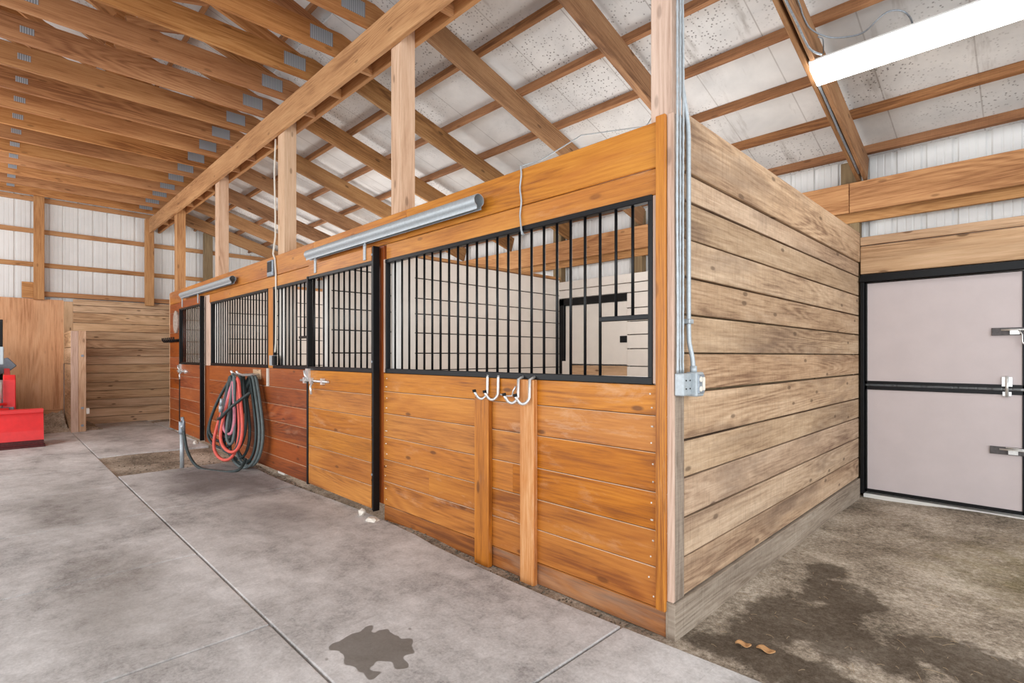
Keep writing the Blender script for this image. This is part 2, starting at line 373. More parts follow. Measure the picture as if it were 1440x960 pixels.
# strip along the stall front; its edge wanders a little, so each slab is a prism
def edge(x): return -.10 + .03 * math.sin(x * 1.7) + (.02 if x < -2 else 0)
def strip(x0, x1, y1=None):
    k = max(2, int((x1 - x0) / .25)); pts = [(x0 + G, YS + G, -.12), (x1 - G, YS + G, -.12)]
    for i in range(k + 1):
        x = x1 - G - (x1 - x0 - 2 * G) * i / k; pts.append((x, edge(x) if y1 is None else y1, -.12))
    mb.prism(pts, (0, 0, .12))
strip(-.22, 6.0); strip(-4.2, -.22); strip(-6.02, -4.2)
slab(-10.98, -7.55, YS, -.02); slab(-11.4, -10.15, -.02, 4.2); slab(-12, -10.98, -1.1, -.02, -.01)
f = mb.build('floor', CONC, bevel=.006, seg=2); tag(f, 'worn grey concrete aisle floor cut into slabs', 'floor', kind='structure')

# ------------------------------------------------------------------ white ribbed metal walls
def ribbed(mb, axis, u0, u1, const, out, z0, zf, pitch=.229, off=0.0):
    """ribbed sheet along axis (0=x,1=y); zf(u) the top; out=+1/-1 rib direction"""
    prof = []
    u = u0; i = 0
    P = [(0, 0), (.012, .02), (.04, .02), (.052, 0), (.105, 0), (.109, .004), (.117, .004), (.121, 0), (.165, 0), (.169, .004), (.177, .004), (.181, 0)]
    k = math.floor((u0 - off) / pitch) - 1
    while True:
        base = off + k * pitch
        if base > u1: break
        for a, d in P:
            q = base + a
            if u0 <= q <= u1: prof.append((q, d))
        k += 1
    g = []
    for q, d in prof:
        c = const + out * d
        a = (q, c) if axis == 0 else (c, q)
        g.append([(a[0], a[1], z0), (a[0], a[1], zf(q))])
    mb.sheet(g, smooth=False)
mb = MB(); ribbed(mb, 0, -12.2, 5.2, 3.93, 1, -.1, lambda u: 3.38)
wb = structure('wall_back', (0, 3.93, 0), 'long white ribbed metal wall behind the stalls and low eave', 'wall')
mb.build('metal_siding', METALW, wb)
mb = MB()
def gable(y): return (rz(y) + .33) if y > 0 else 4.46 + min(0.32 * -y, 1.4)
ribbed(mb, 1, -8.0, 3.95, -12.13, -1, 0.0, gable)
wl = structure('wall_left', (-12.13, 0, 0), 'far end wall, white ribbed metal above wide wooden planks', 'wall')
mb.build('metal_siding', METALW, wl)
for z in (3.07, 3.70, 4.3):
    mb = MB(); mb.bar((-12.10, -8, z), (-12.10, 3.9, z), .045, .085); mb.build('girt', W_BEAM, wl)
mb = MB(); mb.bar((-12.06, -1.64, 2.52), (-12.06, 3.9, 2.52), .10, .09); mb.build('ledge_board', W_BEAM, wl, .004)
mb = MB(); mb.bar((-12.055, -1.95, 2.58), (-12.055, -1.79, 2.58), .03, .3); mb.build('scrap_board', W_BEAM, wl, .003)
mb = MB()
zs = [-.03, .13, .30, .475, .65, .82, 1.0, 1.17, 1.335, 1.50, 1.665, 1.83, 1.995, 2.20, 2.34, 2.46]
mb2 = MB()
for a, b in zip(zs[:-1], zs[1:]): mb2.bar((-12.03, -1.22, (a + b) / 2), (-12.03, 3.9, (a + b) / 2), .04, b - a - .012)
mb2.box((-12.09, -1.2, -.03), (-12.06, 3.9, 2.46), 1)
mb2.build('plank_lining', W_LINING, wl, .004)
mb = MB(); mb.box((-12.06, -4.6, .02), (-12.03, -1.36, 2.42), 2); mb.box((-12.06, -4.6, -.1), (-12.02, -1.36, .33), 1)
mb.build('plywood_sheet', W_PLY, wl)
mb = MB(); mb.box((-12.06, -1.36, 1.2), (-12.01, -1.22, 2.40), 2); mb.build('batten', W_LINING, wl, .003)
# soil bank against the plywood
mb = MB()
mb.sheet([[(-11.98 + .98 * i / 12, -4.4 + 3.02 * j / 40, .27 - .25 * i / 12 + .025 * math.sin(i * 1.9 + j * 1.3) + .02 * math.sin(j * 2.7)) for j in range(41)] for i in range(13)])
sb = mb.build('soil_bank', DIRT); tag(sb, 'loose brown soil heaped against the foot of the plywood sheet', 'soil', kind='stuff')

# stub wall end: two upright boards facing the aisle
t = thing('partition_stub', (-10.75, -1.25, 0), 'short pale board partition standing in front of the plywood and planks', 'partition')
mb = MB(); mb.bar((-10.77, -1.305, -.04), (-10.77, -1.305, 1.79), .10, .05, (1, 0, 0)); mb.build('upright_board', W_PINK, t, .004)
mb = MB(); mb.bar((-10.775, -1.2, -.04), (-10.775, -1.2, 1.795), .105, .06, (1, 0, 0)); mb.build('upright_board', W_POST, t, .004)
mb = MB()
for i in range(6): mb.bar((-10.81, -1.33, .15 + .3 * i), (-11.99, -1.33, .15 + .3 * i), .04, .29)
mb.build('side_boards', W_LINING, t, .003)
for z in (.11, .42, 1.35):
    mb = MB(); mb.cyl((-10.75, -1.2, z), (-10.732, -1.2, z), .022, 10); mb.build('bolt_head', GALVD, t)
mb = MB(); mb.box((-10.80, -1.145, .31), (-10.74, -1.10, .41), 2); mb.build('stop_block', WHITE, t, .004)

# ------------------------------------------------------------------ stall box: inner walls
ws = structure('wall_right', (0, 0, 0), 'rough-sawn plank side wall of the stalls facing the white dutch door', 'wall')
zl = [-.06, .150, .345, .541, .741, .930, 1.168, 1.362, 1.557, 1.745, 1.939, 2.127, 2.266, 2.561]
mb = MB()
RN = [.45, .62, .72, .58, .5, .66, .55, .5, .38, .75, .22, .6, .93]
for i, (a, b) in enumerate(zip(zl[:-1], zl[1:])):
    y0 = -.005 if i == 0 else .11 + random.uniform(-.004, .004)
    th = random.uniform(.036, .046); xo = 0.012 if i == 0 else (0 if i < 12 else .012)
    d1, d2 = random.uniform(-.004, .004), random.uniform(-.004, .004); g_ = .005 if i else .004
    x1 = .0 + xo; x0 = x1 - th
    A = [(x0, y0, a + g_ + d1), (x1, y0, a + g_ + d1), (x1, y0, b - g_ + d1), (x0, y0, b - g_ + d1)]
    mb.bar((x1 - th / 2, y0, (a + b) / 2 + d1 * .6), (x1 - th / 2, 3.72, (a + b) / 2 + d2 * .6), th, b - a - g_ * 2, rnd=RN[i], mi=1 if i == 0 else 0)
mb.build('planks', [W_ROUGH, W_GREYB], ws, .005, 2)
mb = MB()
for y in (1.25, 2.45, 3.66): mb.bar((-.08, y, -.05), (-.08, y, 2.5), .09, .05, (0, 1, 0))
mb.bar((-.055, .15, 1.2), (-.055, 3.7, 1.2), .02, 2.5)
mb.build('studs', W_TREAT, ws)

# white plank dividers and back lining
def white_planks(mb, axis, u0, u1, const, zlist, th=.04, mi=0):
    for a, b in zip(zlist[:-1], zlist[1:]):
        c = (a + b) / 2; h = b - a - .012
        if axis == 1: mb.bar((const, u0, c), (const, u1, c), th, h, mi=mi)
        else: mb.bar((u0, const, c), (u1, const, c), th, h, mi=mi)
ZD = [0.0, .2, .4, .6, .8, .99, 1.18, 1.379, 1.616, 1.838, 2.02, 2.254, 2.49]
for nm, X, lab in (('wall_divider', -3.87, 'white painted plank divider between the near and far stalls'), ('wall_divider', -7.72, 'white painted plank divider past the far stall')):
    t = structure(nm, (X, 0, 0), lab, 'wall')
    mb = MB(); white_planks(mb, 1, .06, 3.74, X, ZD); mb.box((X - .012, .06, 0), (X - .004, 3.74, 2.47), 1, mi=1)
    mb.build('planks', [WHITE, BLACK], t, .003)
    mb = MB(); mb.bar((X, .06, 2.51), (X, 3.74, 2.51), .09, .035); mb.build('cap_board', W_BEAM, t, .003)
    mb = MB(); mb.bar((X + .02, .075, 0), (X + .02, .075, 2.48), .10, .05, (0, 1, 0)); mb.build('end_board', WHITE, t, .003)
ZB = [1.209, 1.444, 1.633, 1.812, 1.991, 2.198, 2.33, 2.46]
ZBL = [0, .2, .4, .6, .8, 1.0, 1.209]
t = structure('wall_inner', (0, 3.74, 0), 'white painted plank lining at the back of the stalls', 'wall')
mb = MB()
white_planks(mb, 0, -2.66, -.05, 3.75, ZBL + ZB[1:])
white_planks(mb, 0, -3.85, -2.66, 3.75, [2.2, 2.33, 2.46])
white_planks(mb, 0, -12.0, -3.89, 3.75, ZBL + ZB[1:])
mb.box((-2.64, 3.772, 0), (-.06, 3.78, 2.44), 0, mi=1); mb.box((-12, 3.772, 0), (-3.89, 3.78, 2.44), 0, mi=1)
mb.build('planks', [WHITE, BLACK], t, .003)
# dutch door at the back of the near stall
t = structure('door_2', (-3.27, 3.76, 0), 'white dutch door seen through the near grille at the stall back', 'door')
mb = MB(); mb.box((-3.84, 3.72, 0), (-3.75, 3.78, 2.19), 2); mb.box((-3.84, 3.72, 2.1), (-2.66, 3.78, 2.195), 0); mb.build('door_frame', BLACK, t, .003)
mb = MB(); mb.box((-3.74, 3.75, 1.23), (-2.67, 3.785, 2.09), 2); mb.build('upper_leaf', WHITE, t, .003)
mb = MB(); mb.box((-2.78, 3.738, 1.53), (-2.67, 3.752, 1.62), 0); mb.build('latch_plate', BLACK, t, .003)
mb = MB()
for i in range(6): mb.box((-3.74, 3.75, .02 + .2 * i), (-2.67, 3.79, .21 + .2 * i), 0)
mb.build('lower_leaf', W_LINING, t, .003)
mb = MB(); mb.box((-3.78, 3.715, 0), (-3.62, 3.75, 1.27), 2); mb.build('side_board', WHITE, t, .003)

# ------------------------------------------------------------------ outer dutch door
t = structure('door_1', (.6, 3.76, 0), 'grey-white dutch door in a black steel frame on the right', 'door')
mb = MB(); mb.box((.012, 3.72, 0), (.045, 3.80, 2.135), 2); mb.box((.012, 3.70, 2.07), (1.5, 3.80, 2.14), 0); mb.box((1.2, 3.72, 0), (1.26, 3.80, 2.1), 2)
mb.build('door_frame', BLACK, t, .003)
for nm, z0, z1 in (('lower_leaf', .02, 1.055), ('upper_leaf', 1.075, 2.06)):
    mb = MB(); mb.box((.055, 3.755, z0), (1.19, 3.79, z1), 0); lf = mb.build(nm, DOORP, t)
    mb = MB(); b = .05
    for lo, hi in (((.05, z0), (.066, z1)), ((1.155, z0), (1.195, z1)), ((.05, z1 - .035 if nm == 'lower_leaf' else z1 - .005), (1.195, z1)), ((.05, z0), (1.195, z0 + .03))):
        mb.box((lo[0], 3.745, lo[1]), (hi[0], 3.795, hi[1]))
    mb.build('edge_channel', BLACK, lf, .002)
up = [o for o in t.children if o.name.startswith('upper')][0]; lo_ = [o for o in t.children if o.name.startswith('lower')][0]
def latch(parent, x, z):
    mb = MB(); mb.box((x, 3.738, z - .032), (x + .27, 3.754, z + .032), 0); mb.build('latch_plate', LATCHP, parent, .002)
    mb = MB(); mb.cyl((x + .06, 3.728, z + .012), (x + .3, 3.728, z + .012), .008); mb.box((x + .115, 3.722, z - .026), (x + .175, 3.74, z + .018), 0)
    mb.tube([(x + .17, 3.724, z + .01), (x + .19, 3.716, z - .03), (x + .19, 3.714, z - .09), (x + .205, 3.714, z - .115), (x + .225, 3.714, z - .105), (x + .22, 3.714, z - .08)] if z > 1.2 else [(x + .1, 3.724, z + .03), (x + .25, 3.722, z + .022)], .006, 6)
    mb.build('latch_bolt', CHROME, parent)
latch(up, .965, 1.555); latch(lo_, .955, .545)
mb = MB(); mb.box((1.03, 3.735, 1.09), (1.095, 3.75, 1.17), 2); mb.cyl((1.062, 3.728, 1.0), (1.062, 3.728, 1.18), .011); mb.box((1.035, 3.735, 1.01), (1.09, 3.75, 1.045), 0)
mb.build('barrel_bolt', CHROME, up)
# near-white strip painted as the light leaking under the door
mb = MB(); mb.box((.03, 3.775, -.05), (1.6, 3.9, -.006), 0); o = mb.build('light_leak_strip', simple('painted_light_leak', (240, 238, 232), .4), t)

# planks above the outer door and its girts, on the back wall
mb = MB()
for a, b, yy in ((2.145, 2.425, 3.74), (2.425, 2.515, 3.735)): mb.bar((.015, yy, (a + b) / 2), (5.0, yy, (a + b) / 2), .045, b - a - .008)
mb.build('header_planks', W_LINING, wb, .004)

# ------------------------------------------------------------------ posts
def post(x0, x1, y0, y1, z0, z1, mats, label, split=None):
    mb = MB(); r = random.random()
    if split: mb.box((x0, y0, z0), (x1, y1, split), 2, r, 1); mb.box((x0, y0, split), (x1, y1, z1), 2, r, 0)
    else: mb.box((x0, y0, z0), (x1, y1, z1), 2, r)
    o = mb.build('post', mats, None, .004); return tag(o, label, 'post', 'upright posts')
HB0, HB1 = 3.93, 4.225          # header beam bottom and top
post(-.135, -.02, .02, .14, -.04, 4.3, [W_PINK], 'pale pinkish corner post carrying the grey conduits')
post(-2.60, -2.45, .045, .185, -.04, HB1, [W_POST, WHITE], 'pale post rising behind the near door track', 2.3)
post(-5.06, -4.87, .045, .185, -.04, HB1, [W_POST, WHITE], 'pale post with white cable rising behind the small grey monitor', 2.3)
post(-7.50, -7.33, .045, .185, -.04, HB1, [W_POST, WHITE], 'wooden post rising behind the far door track', 2.3)
post(-9.98, -9.80, .045, .185, -.04, HB1, [W_BEAM, WHITE], 'wooden post above the oval plaque at the stall end', 2.3)
post(-12.06, -11.92, -.06, .09, 2.40, HB1, [W_BEAM], 'wooden post under the far end of the header beam')
post(-12.06, -11.92, -1.79, -1.64, 2.40, 4.45, [W_BEAM], 'wooden post on the far wall above the plywood sheet')
for x, lab, z0 in ((-.09, 'weathered eave post where the rough plank wall meets the door', -.05), (-2.55, 'weathered eave post seen through the near grille on its right', -.05), (-3.94, 'weathered eave post behind the white divider corner', -.05),
                   (-8.55, 'weathered brown eave post beside the far stall top', -.05)):
    if x == -8.55:
        post(-11.99, -11.83, 1.02, 1.18, 2.4, 4.1, [W_TREAT], 'dull brown post on the far wall beyond the stall end'); continue
    mb = MB(); mb.box((x - .08, 3.79, z0), (x + .08, 3.9, 3.3), 2); tag(mb.build('post', W_TREAT, None, .004), lab, 'post', 'eave posts')

# ------------------------------------------------------------------ header beams over the stall front
mb = MB(); mb.bar((1.9, .02, (HB0 + HB1) / 2), (-11.98, .02, (HB0 + HB1) / 2), .045, HB1 - HB0)
tag(mb.build('header_beam', W_BEAM, None, .004), 'long front header beam nailed across the post tops above the stalls', 'beam', 'beams')
mb = MB(); mb.bar((1.9, .21, 4.125), (-12.1, .21, 4.125), .045, .29)
tag(mb.build('header_beam', W_BEAM, None, .004), 'long rear header beam close behind the front header beam', 'beam', 'beams')
for nm, y, z0, z1, lab in (('eave_beam', 3.68, 2.76, 3.05, 'front eave beam running under the rafter ends and over the door'), ('eave_beam', 3.80, 2.68, 2.97, 'shaded rear eave beam just behind the front eave beam')):
    mb = MB()
    if y < 3.7:
        mb.bar((-.065, y, (z0 + z1) / 2), (5, y, (z0 + z1) / 2), .045, z1 - z0); mb.bar((-12.0, y, (z0 + z1) / 2), (-.07, y, (z0 + z1) / 2), .045, z1 - z0)
    else: mb.bar((-12.0, y, (z0 + z1) / 2), (5, y, (z0 + z1) / 2), .045, z1 - z0)
    tag(mb.build(nm, W_BEAM, None, .004), lab, 'beam', 'beams')

# ------------------------------------------------------------------ lean-to roof: rafters, purlins, deck
def raf_line(x, off, y0=.24, y1=3.78): return (x, y0, rz(y0) + off), (x, y1, rz(y1) + off)
hz_ = RD / 2 / NRM.z
for k in range(-1, 10):
    x = -1.225 * k
    if k == -1: continue
    lab = 'roof rafter at the corner post, carrying the light fixture and a wire' if k == 0 else 'wooden roof rafter over the stalls, %s from the corner post' % ORD[k - 1]
    if k == 0:
        t = thing('rafter', (0, 2, rz(2)), lab, 'rafter', 'lean-to rafters')
        for xx in (-.004, .052):
            mb = MB(); a, b = raf_line(xx, hz_); mb.bar(a, b, .034, RD, NRM); mb.build('rafter_board', W_RAFT, t, .004)
        mb = MB(); a, b = raf_line(.024, hz_ + .04); mb.bar(a, b, .021, .05, NRM); mb.build('spacer_board', W_TREAT, t)
    else:
        mb = MB(); a, b = raf_line(x, hz_); mb.bar(a, b, .042 if k != 1 else .06, RD, NRM)
        tag(mb.build('rafter', W_RAFT, None, .004), lab, 'rafter', 'lean-to rafters')
PY = [3.74, 3.17, 2.60, 2.03, 1.46, .89, .32]
for i, y in enumerate(PY):
    z = rz(y) + RD / NRM.z + .045
    mb = MB(); mb.bar((-12.1, y, z), (5.2, y, z), .042, .088, NRM)
    tag(mb.build('purlin', W_PURL, None, .003), 'purlin under the white lean-to roof, ' + ('the lowest, along the eave' if i == 0 else '%s up from the eave' % ORD[i]), 'purlin', 'lean-to purlins')
off = RD / NRM.z + .092
ya, yb = -.1, 4.15
mb = MB()
NX = 40
mb.prism([(-12.2, ya, rz(ya) + off), (5.4, ya, rz(ya) + off), (5.4, yb, rz(yb) + off), (-12.2, yb, rz(yb) + off)], (0, 0, .02))
tag(mb.build('ceiling', ROOF), 'white dusty lean-to roof lining sloping down to the eave', 'ceiling', kind='structure')
# ------------------------------------------------------------------ aisle roof and trusses
AS = .33; AZ = 4.225
def atop(y): return AZ + .21 + AS * -y      # top of a truss top chord at y<=0
RY = -4.6
mb = MB()
mb.prism([(-12.2, .16, atop(.16) + .10), (5.4, .16, atop(.16) + .10), (5.4, RY, atop(RY) + .10), (-12.2, RY, atop(RY) + .10)], (0, 0, .02))
mb.prism([(-12.2, RY, atop(RY) + .10), (5.4, RY, atop(RY) + .10), (5.4, 2 * RY, atop(0) + .10), (-12.2, 2 * RY, atop(0) + .10)], (0, 0, .02))
tag(mb.build('roof', ROOF), 'grey-white roof lining above the aisle trusses', 'roof', kind='structure')
for i, y in enumerate((-.25, -.86, -1.47, -2.08, -2.69, -3.3, -3.91)):
    z = atop(y) + .045
    mb = MB(); mb.bar((-12.1, y, z), (5.2, y, z), .04, .088, (0, AS, 1))
    tag(mb.build('purlin', W_PURL, None), 'purlin on top of the aisle trusses, ' + ('nearest the header beam' if i == 0 else '%s from the header beam' % ORD[i]), 'purlin', 'aisle purlins')
TX = [-1.70 - .61 * k for k in range(0, 17)]
CB = AZ + .005; CH = .235
for i, x in enumerate(TX):
    far = len(TX) - 1 - i
    lab = 'timber roof truss over the aisle, ' + ('nearest the far end wall' if far == 0 else '%s from the far end wall' % ORD[far])
    t = thing('roof_truss', (x, 0, CB), lab, 'truss', 'aisle roof trusses')
    mb = MB(); mb.bar((x, .2, CB + CH / 2), (x, 2 * RY, CB + CH / 2), .04, CH); mb.build('bottom_chord', W_TRUSS, t, .003)
    up = V((0, AS, 1)).normalized(); c = .07
    mb = MB(); mb.bar((x, .2, atop(.2) - c), (x, RY, atop(RY) - c), .035, .14, up); mb.build('top_chord', W_TRUSS, t)
    mb = MB()
    for ya, yb in ((-1.45, -.95), (-1.55, -2.6), (-3.2, -2.7), (-3.3, RY)):
        mb.bar((x, ya, CB + CH), (x, yb, atop(yb) - .14), .038, .09, (0, 1, 0))
    mb.build('web', W_TRUSS, t)
    for y0, y1, z0, z1 in ((-.25, -.03, CB + .07, CB + .2), (-2.16, -2.06, CB + .09, CB + .15)):
        mb = MB(); mb.box((x + .0205, y0, z0), (x + .0235, y1, z1), 1); mb.build('gang_plate', PLATE, t)
# flat blocks bridging the two header beams
for i in range(0, 16):
    x = -1.95 - .61 * i
    mb = MB(); mb.bar((x, .044, 4.02), (x, .186, 4.02), .04, .09)
    tag(mb.build('spacer_block', W_BEAM, None), 'small wooden block bridging the paired header beams, %s from the far end' % ORD[15 - i], 'block', 'blocks between the header beams')

# ------------------------------------------------------------------ stall fronts
def planks(mb, x0, x1, zlist, y0=0.0, th=.038, joints=None, lips=True):
    for i, (a, b) in enumerate(zip(zlist[:-1], zlist[1:])):
        js = [x0] + sorted((joints or {}).get(i, [])) + [x1]
        for p, q in zip(js[:-1], js[1:]):
            mb.bar((q, y0 + th / 2, (a + b) / 2), (p, y0 + th / 2, (a + b) / 2), th, b - a - .004)
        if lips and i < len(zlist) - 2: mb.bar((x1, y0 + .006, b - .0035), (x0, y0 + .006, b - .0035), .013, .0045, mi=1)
    mb.box((x0 + .01, y0 + th - .002, zlist[0] + .01), (x1 - .01, y0 + th + .006, zlist[-1] - .01), 0)
bar_mesh = {}
def bars(parent, x0, x1, zb, zt, y, spacing=.104, r=.0085, skip=None, start=None):
    nb = int(round((x1 - x0) / spacing)) - 1; sp = (x1 - x0) / (nb + 1)
    for i in range(nb):
        x = x0 + sp * (i + 1)
        z0 = zb if not (skip and skip(x)) else skip(x)
        key = (round(zt - z0, 4))
        if key not in bar_mesh:
            mb = MB(); mb.cyl((0, 0, 0), (0, 0, zt - z0), r, 10, rnd=.5); bar_mesh[key] = mb.mesh('bar', [BLACK])
        o = bpy.data.objects.new('bar', bar_mesh[key]); COL.objects.link(o)
        o.parent = parent; o.location = (x, y, z0)
GZ0, GZ1 = 1.205, 2.155
def grille(parent, x0, x1, y, skip=None, feed=None):
    mb = MB()
    mb.bar((x0, y, GZ0 + .019), (x1, y, GZ0 + .019), .045, .038); mb.bar((x0, y, GZ1 - .016), (x1, y, GZ1 - .016), .045, .032)
    mb.bar((x0 + .012, y, GZ0 + .03), (x0 + .012, y, GZ1 - .02), .024, .04, (0, 1, 0)); mb.bar((x1 - .012, y, GZ0 + .03), (x1 - .012, y, GZ1 - .02), .024, .04, (0, 1, 0))
    if feed: mb.bar((feed[0], y, feed[2]), (feed[1], y, feed[2]), .026, .026)
    g = mb.build('grille_frame', BLACK, parent, .003)
    bars(g, x0 + .02, x1 - .02, GZ0 + .03, GZ1 - .03, y, skip=skip)
    return g
# near fixed front
t = thing('stall_front', (-1.3, 0, 0), 'near stall front, orange varnished planks under a long black grille', 'stall front', 'stall fronts')
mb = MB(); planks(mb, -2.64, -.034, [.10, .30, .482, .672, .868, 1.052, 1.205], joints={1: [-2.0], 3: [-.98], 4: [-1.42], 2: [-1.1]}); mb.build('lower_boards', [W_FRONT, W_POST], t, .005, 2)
mb = MB(); mb.bar((-.034, .02, .03), (-2.64, .02, .03), .03, .13); mb.build('kick_board', W_KICK, t, .004)
mb = MB(); planks(mb, -2.60, -.084, [2.15, 2.284]); mb.build('upper_board', W_HEADER, t, .004)
mb = MB(); mb.box((-.086, -.02, .1), (-.034, .0, 2.53), 2); mb.build('corner_trim', W_HEADER, t, .003)
mb = MB(); mb.box((-.112, .0, 1.21), (-.084, .03, 2.15), 2); mb.box((-2.645, 0, 1.21), (-2.60, .03, 2.16), 2); mb.build('side_strips', W_PINK, t, .002)
mb = MB(); mb.box((-2.72, 0.002, .1), (-2.642, .03, 2.28), 2); mb.build('jamb_strip', W_FRONTD, t, .002)
mb = MB(); rr = random.Random(2)
for z0, z1 in zip([.10, .30, .482, .672, .868, 1.052], [.30, .482, .672, .868, 1.052, 1.205]):
    for x in (-.12, -.98, -2.6):
        for f in (.25, .7): mb.cyl((x + rr.uniform(-.015, .015), .002, z0 + (z1 - z0) * f), (x + rr.uniform(-.015, .015), -.002, z0 + (z1 - z0) * f), .0045, 6)
mb.build('nail_heads', CABLE, t)
grille(t, -2.605, -.112, .012, skip=lambda x: 1.555 if x > -.41 else 0, feed=(-.44, -.115, 1.547))
mb = MB(); mb.bar((-1.36, -.02, -.04), (-1.36, -.02, 1.075), .14, .04, (0, 1, 0)); mb.build('batten', W_FRONT, t, .005)
mb = MB(); mb.bar((-.945, -.02, -.04), (-.945, -.02, 1.205), (.115), .04, (0, 1, 0)); mb.build('batten', W_BATTEN, t, .005)
# far fixed front
t = thing('stall_front', (-5.8, 0, 0), 'far stall front, reddish planks behind the coiled hoses, with black grilles', 'stall front', 'stall fronts')
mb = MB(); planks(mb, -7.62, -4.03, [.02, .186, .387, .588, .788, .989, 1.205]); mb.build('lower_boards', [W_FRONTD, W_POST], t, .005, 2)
mb = MB(); planks(mb, -7.62, -4.03, [2.15, 2.284]); mb.build('upper_board', W_HEADER, t, .004)
grille(t, -7.53, -5.24, .012); grille(t, -5.07, -4.02, .012, skip=lambda x: 1.555 if x > -4.32 else 0, feed=(-4.36, -4.03, 1.547))
mb = MB(); mb.box((-5.24, -.0, 1.205), (-5.07, .04, 2.15), 2); mb.build('stud', W_HEADER, t, .003)
mb = MB(); mb.box((-7.88, .002, .02), (-7.62, .03, 1.2), 2); mb.build('jamb_strip', W_FRONTD, t, .002)
mb = MB(); mb.box((-7.88, .002, 1.2), (-7.62, .03, 2.28), 2); mb.box((-7.62, 0, 1.205), (-7.53, .04, 2.15), 2); mb.build('stud', W_PINK, t, .003)
# end tack panel
t = structure('wall_end', (-10.08, 0, 0), 'white plank lining inside the far end of the stalls', 'wall')
mb = MB(); white_planks(mb, 1, .06, 3.72, -10.07, ZD); mb.build('planks', WHITE, t, .003)
t = thing('stall_front', (-9.6, 0, 0), 'narrow plank end panel with the oval plaque and hook rack', 'stall front', 'stall fronts')
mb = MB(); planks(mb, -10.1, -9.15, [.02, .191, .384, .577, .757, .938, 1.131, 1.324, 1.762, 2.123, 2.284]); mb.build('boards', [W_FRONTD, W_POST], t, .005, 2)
mb = MB(); mb.box((-10.14, .0, .02), (-10.10, 3.74, 2.5), 1); mb.build('end_boards', W_LINING, t)
# header boards over everything
mb = MB()
for a, b in ((-2.3, -.086), (-4.0, -2.3), (-7.6, -4.0), (-10.1, -7.6)): mb.bar((b, .02, 2.4), (a, .02, 2.4), .04, .228)
tag(mb.build('header_board', W_HEADER, None, .004), 'long varnished board capping the stall fronts and carrying the door tracks', 'board')

# sliding doors
def sliding_door(x0, x1, wm, label, near):
    t = thing('sliding_stall_door', ((x0 + x1) / 2, -.04, .05), label, 'stall door', 'sliding stall doors', 'thing')
    mb = MB(); zz = [.055, .25, .445, .64, .83, 1.02, 1.205] if near else [.055, .25, .44, .63, .82, 1.01, 1.205]
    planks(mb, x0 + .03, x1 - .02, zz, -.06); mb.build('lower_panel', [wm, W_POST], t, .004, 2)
    mb = MB(); planks(mb, x0 + .03, x1 - .02, [2.15, 2.275], -.06); mb.build('top_rail', W_HEADER if near else W_FRONTD, t, .004)
    grille(t, x0, x1, -.04)
    mb = MB(); mb.box((x1 - .0, -.066, .045), (x1 + .045, -.018, 2.27), 2); mb.box((x1 + .035, -.08, .045), (x1 + .045, -.02, 2.27), 2); ec = mb.build('edge_channel', BLACK, t, .003)
    for z in (.35, 1.3, 2.2):
        mb = MB(); mb.cyl((x1 + .015, -.07, z), (x1 + .015, -.077, z), .010, 8); mb.build('bolt', GALVD, ec)
    mb = MB(); mb.box((x0 - .0, -.07, .045), (x0 + .03, -.015, 2.155), 2); mb.build('edge_channel', BLACK, t, .003)
    for x in (x0 + .2, x1 - .12):
        mb = MB(); mb.box((x - .018, -.072, 2.17), (x + .018, -.06, 2.31), 2); mb.tube([(x, -.066, 2.29), (x + .02, -.07, 2.325), (x + .03, -.066, 2.345)], .011, 8); mb.build('hanger', GALV, t, .002)
    return t
def slide_latch(parent, x, z):
    mb = MB(); y = -.075
    mb.cyl((x - .2, y, z), (x + .42, y, z), .012, 8)
    for q in (x - .1, x + .05, x + .3): mb.box((q - .02, y - .015, z - .03), (q + .02, y + .02, z + .03), 2)
    mb.tube([(x + .1, y - .01, z), (x + .12, y - .04, z - .06), (x + .14, y - .04, z - .13)], .012, 8)
    mb.tube([(x - .02, y, z), (x - .03, y - .03, z + .05), (x - .05, y - .03, z + .1)], .010, 8)
    mb.box((x - .07, y - .01, z - .0), (x + .0, y + .015, z + .12), 2)
    mb.build('latch', CHROME, parent)
d1 = sliding_door(-4.01, -2.72, W_FRONT, 'near sliding stall door hanging from the nearer galvanized track', True)
slide_latch(d1, -3.93, 1.10)
d2 = sliding_door(-9.13, -7.86, W_FRONTD, 'far sliding stall door hanging from the farther galvanized track', False)
slide_latch(d2, -9.0, 1.09)
# tracks: C-shaped rolled steel
def track(x0, x1, label):
    t = thing('door_track', ((x0 + x1) / 2, -.07, 2.37), label, 'door track', 'galvanized door tracks')
    prof = []
    R_ = .042
    for k in range(15):
        a = math.radians(-60 + 300 * k / 14); prof.append((-.068 + R_ * math.cos(a + PI / 2 - math.radians(90)) * 1.0, 2.365 + R_ * math.sin(a)))
    prof = []
    for k in range(17):
        a = math.radians(-62 + 304 * k / 16); prof.append((-.07 + .043 * math.cos(a), 2.372 + .043 * math.sin(a)))
    prof = [(prof[0][0], prof[0][1] - .022)] + prof + [(prof[-1][0], prof[-1][1] - .022)]
    inner = []
    for (y, z) in prof: inner.append((-.07 + (y + .07) * .93, 2.372 + (z - 2.372) * .93))
    mb = MB()
    mb.sheet([[(x0, y, z) for y, z in prof], [(x1, y, z) for y, z in prof]]); mb.sheet([[(x0, y, z) for y, z in inner], [(x1, y, z) for y, z in inner]])
    for x in (x0, x1): mb.sheet([[(x, y, z) for y, z in prof], [(x, y, z) for y, z in inner]], smooth=False)
    mb.build('rail', GALV, t)
    k = 4
    for i in range(k):
        x = x0 + .15 + (x1 - x0 - .3) * i / (k - 1)
        mb = MB(); mb.box((x - .025, -.07, 2.405), (x + .025, 0, 2.413), 1); mb.box((x - .025, -.006, 2.36), (x + .025, .0, 2.412), 2)
        mb.build('bracket', GALV, t)
    return t
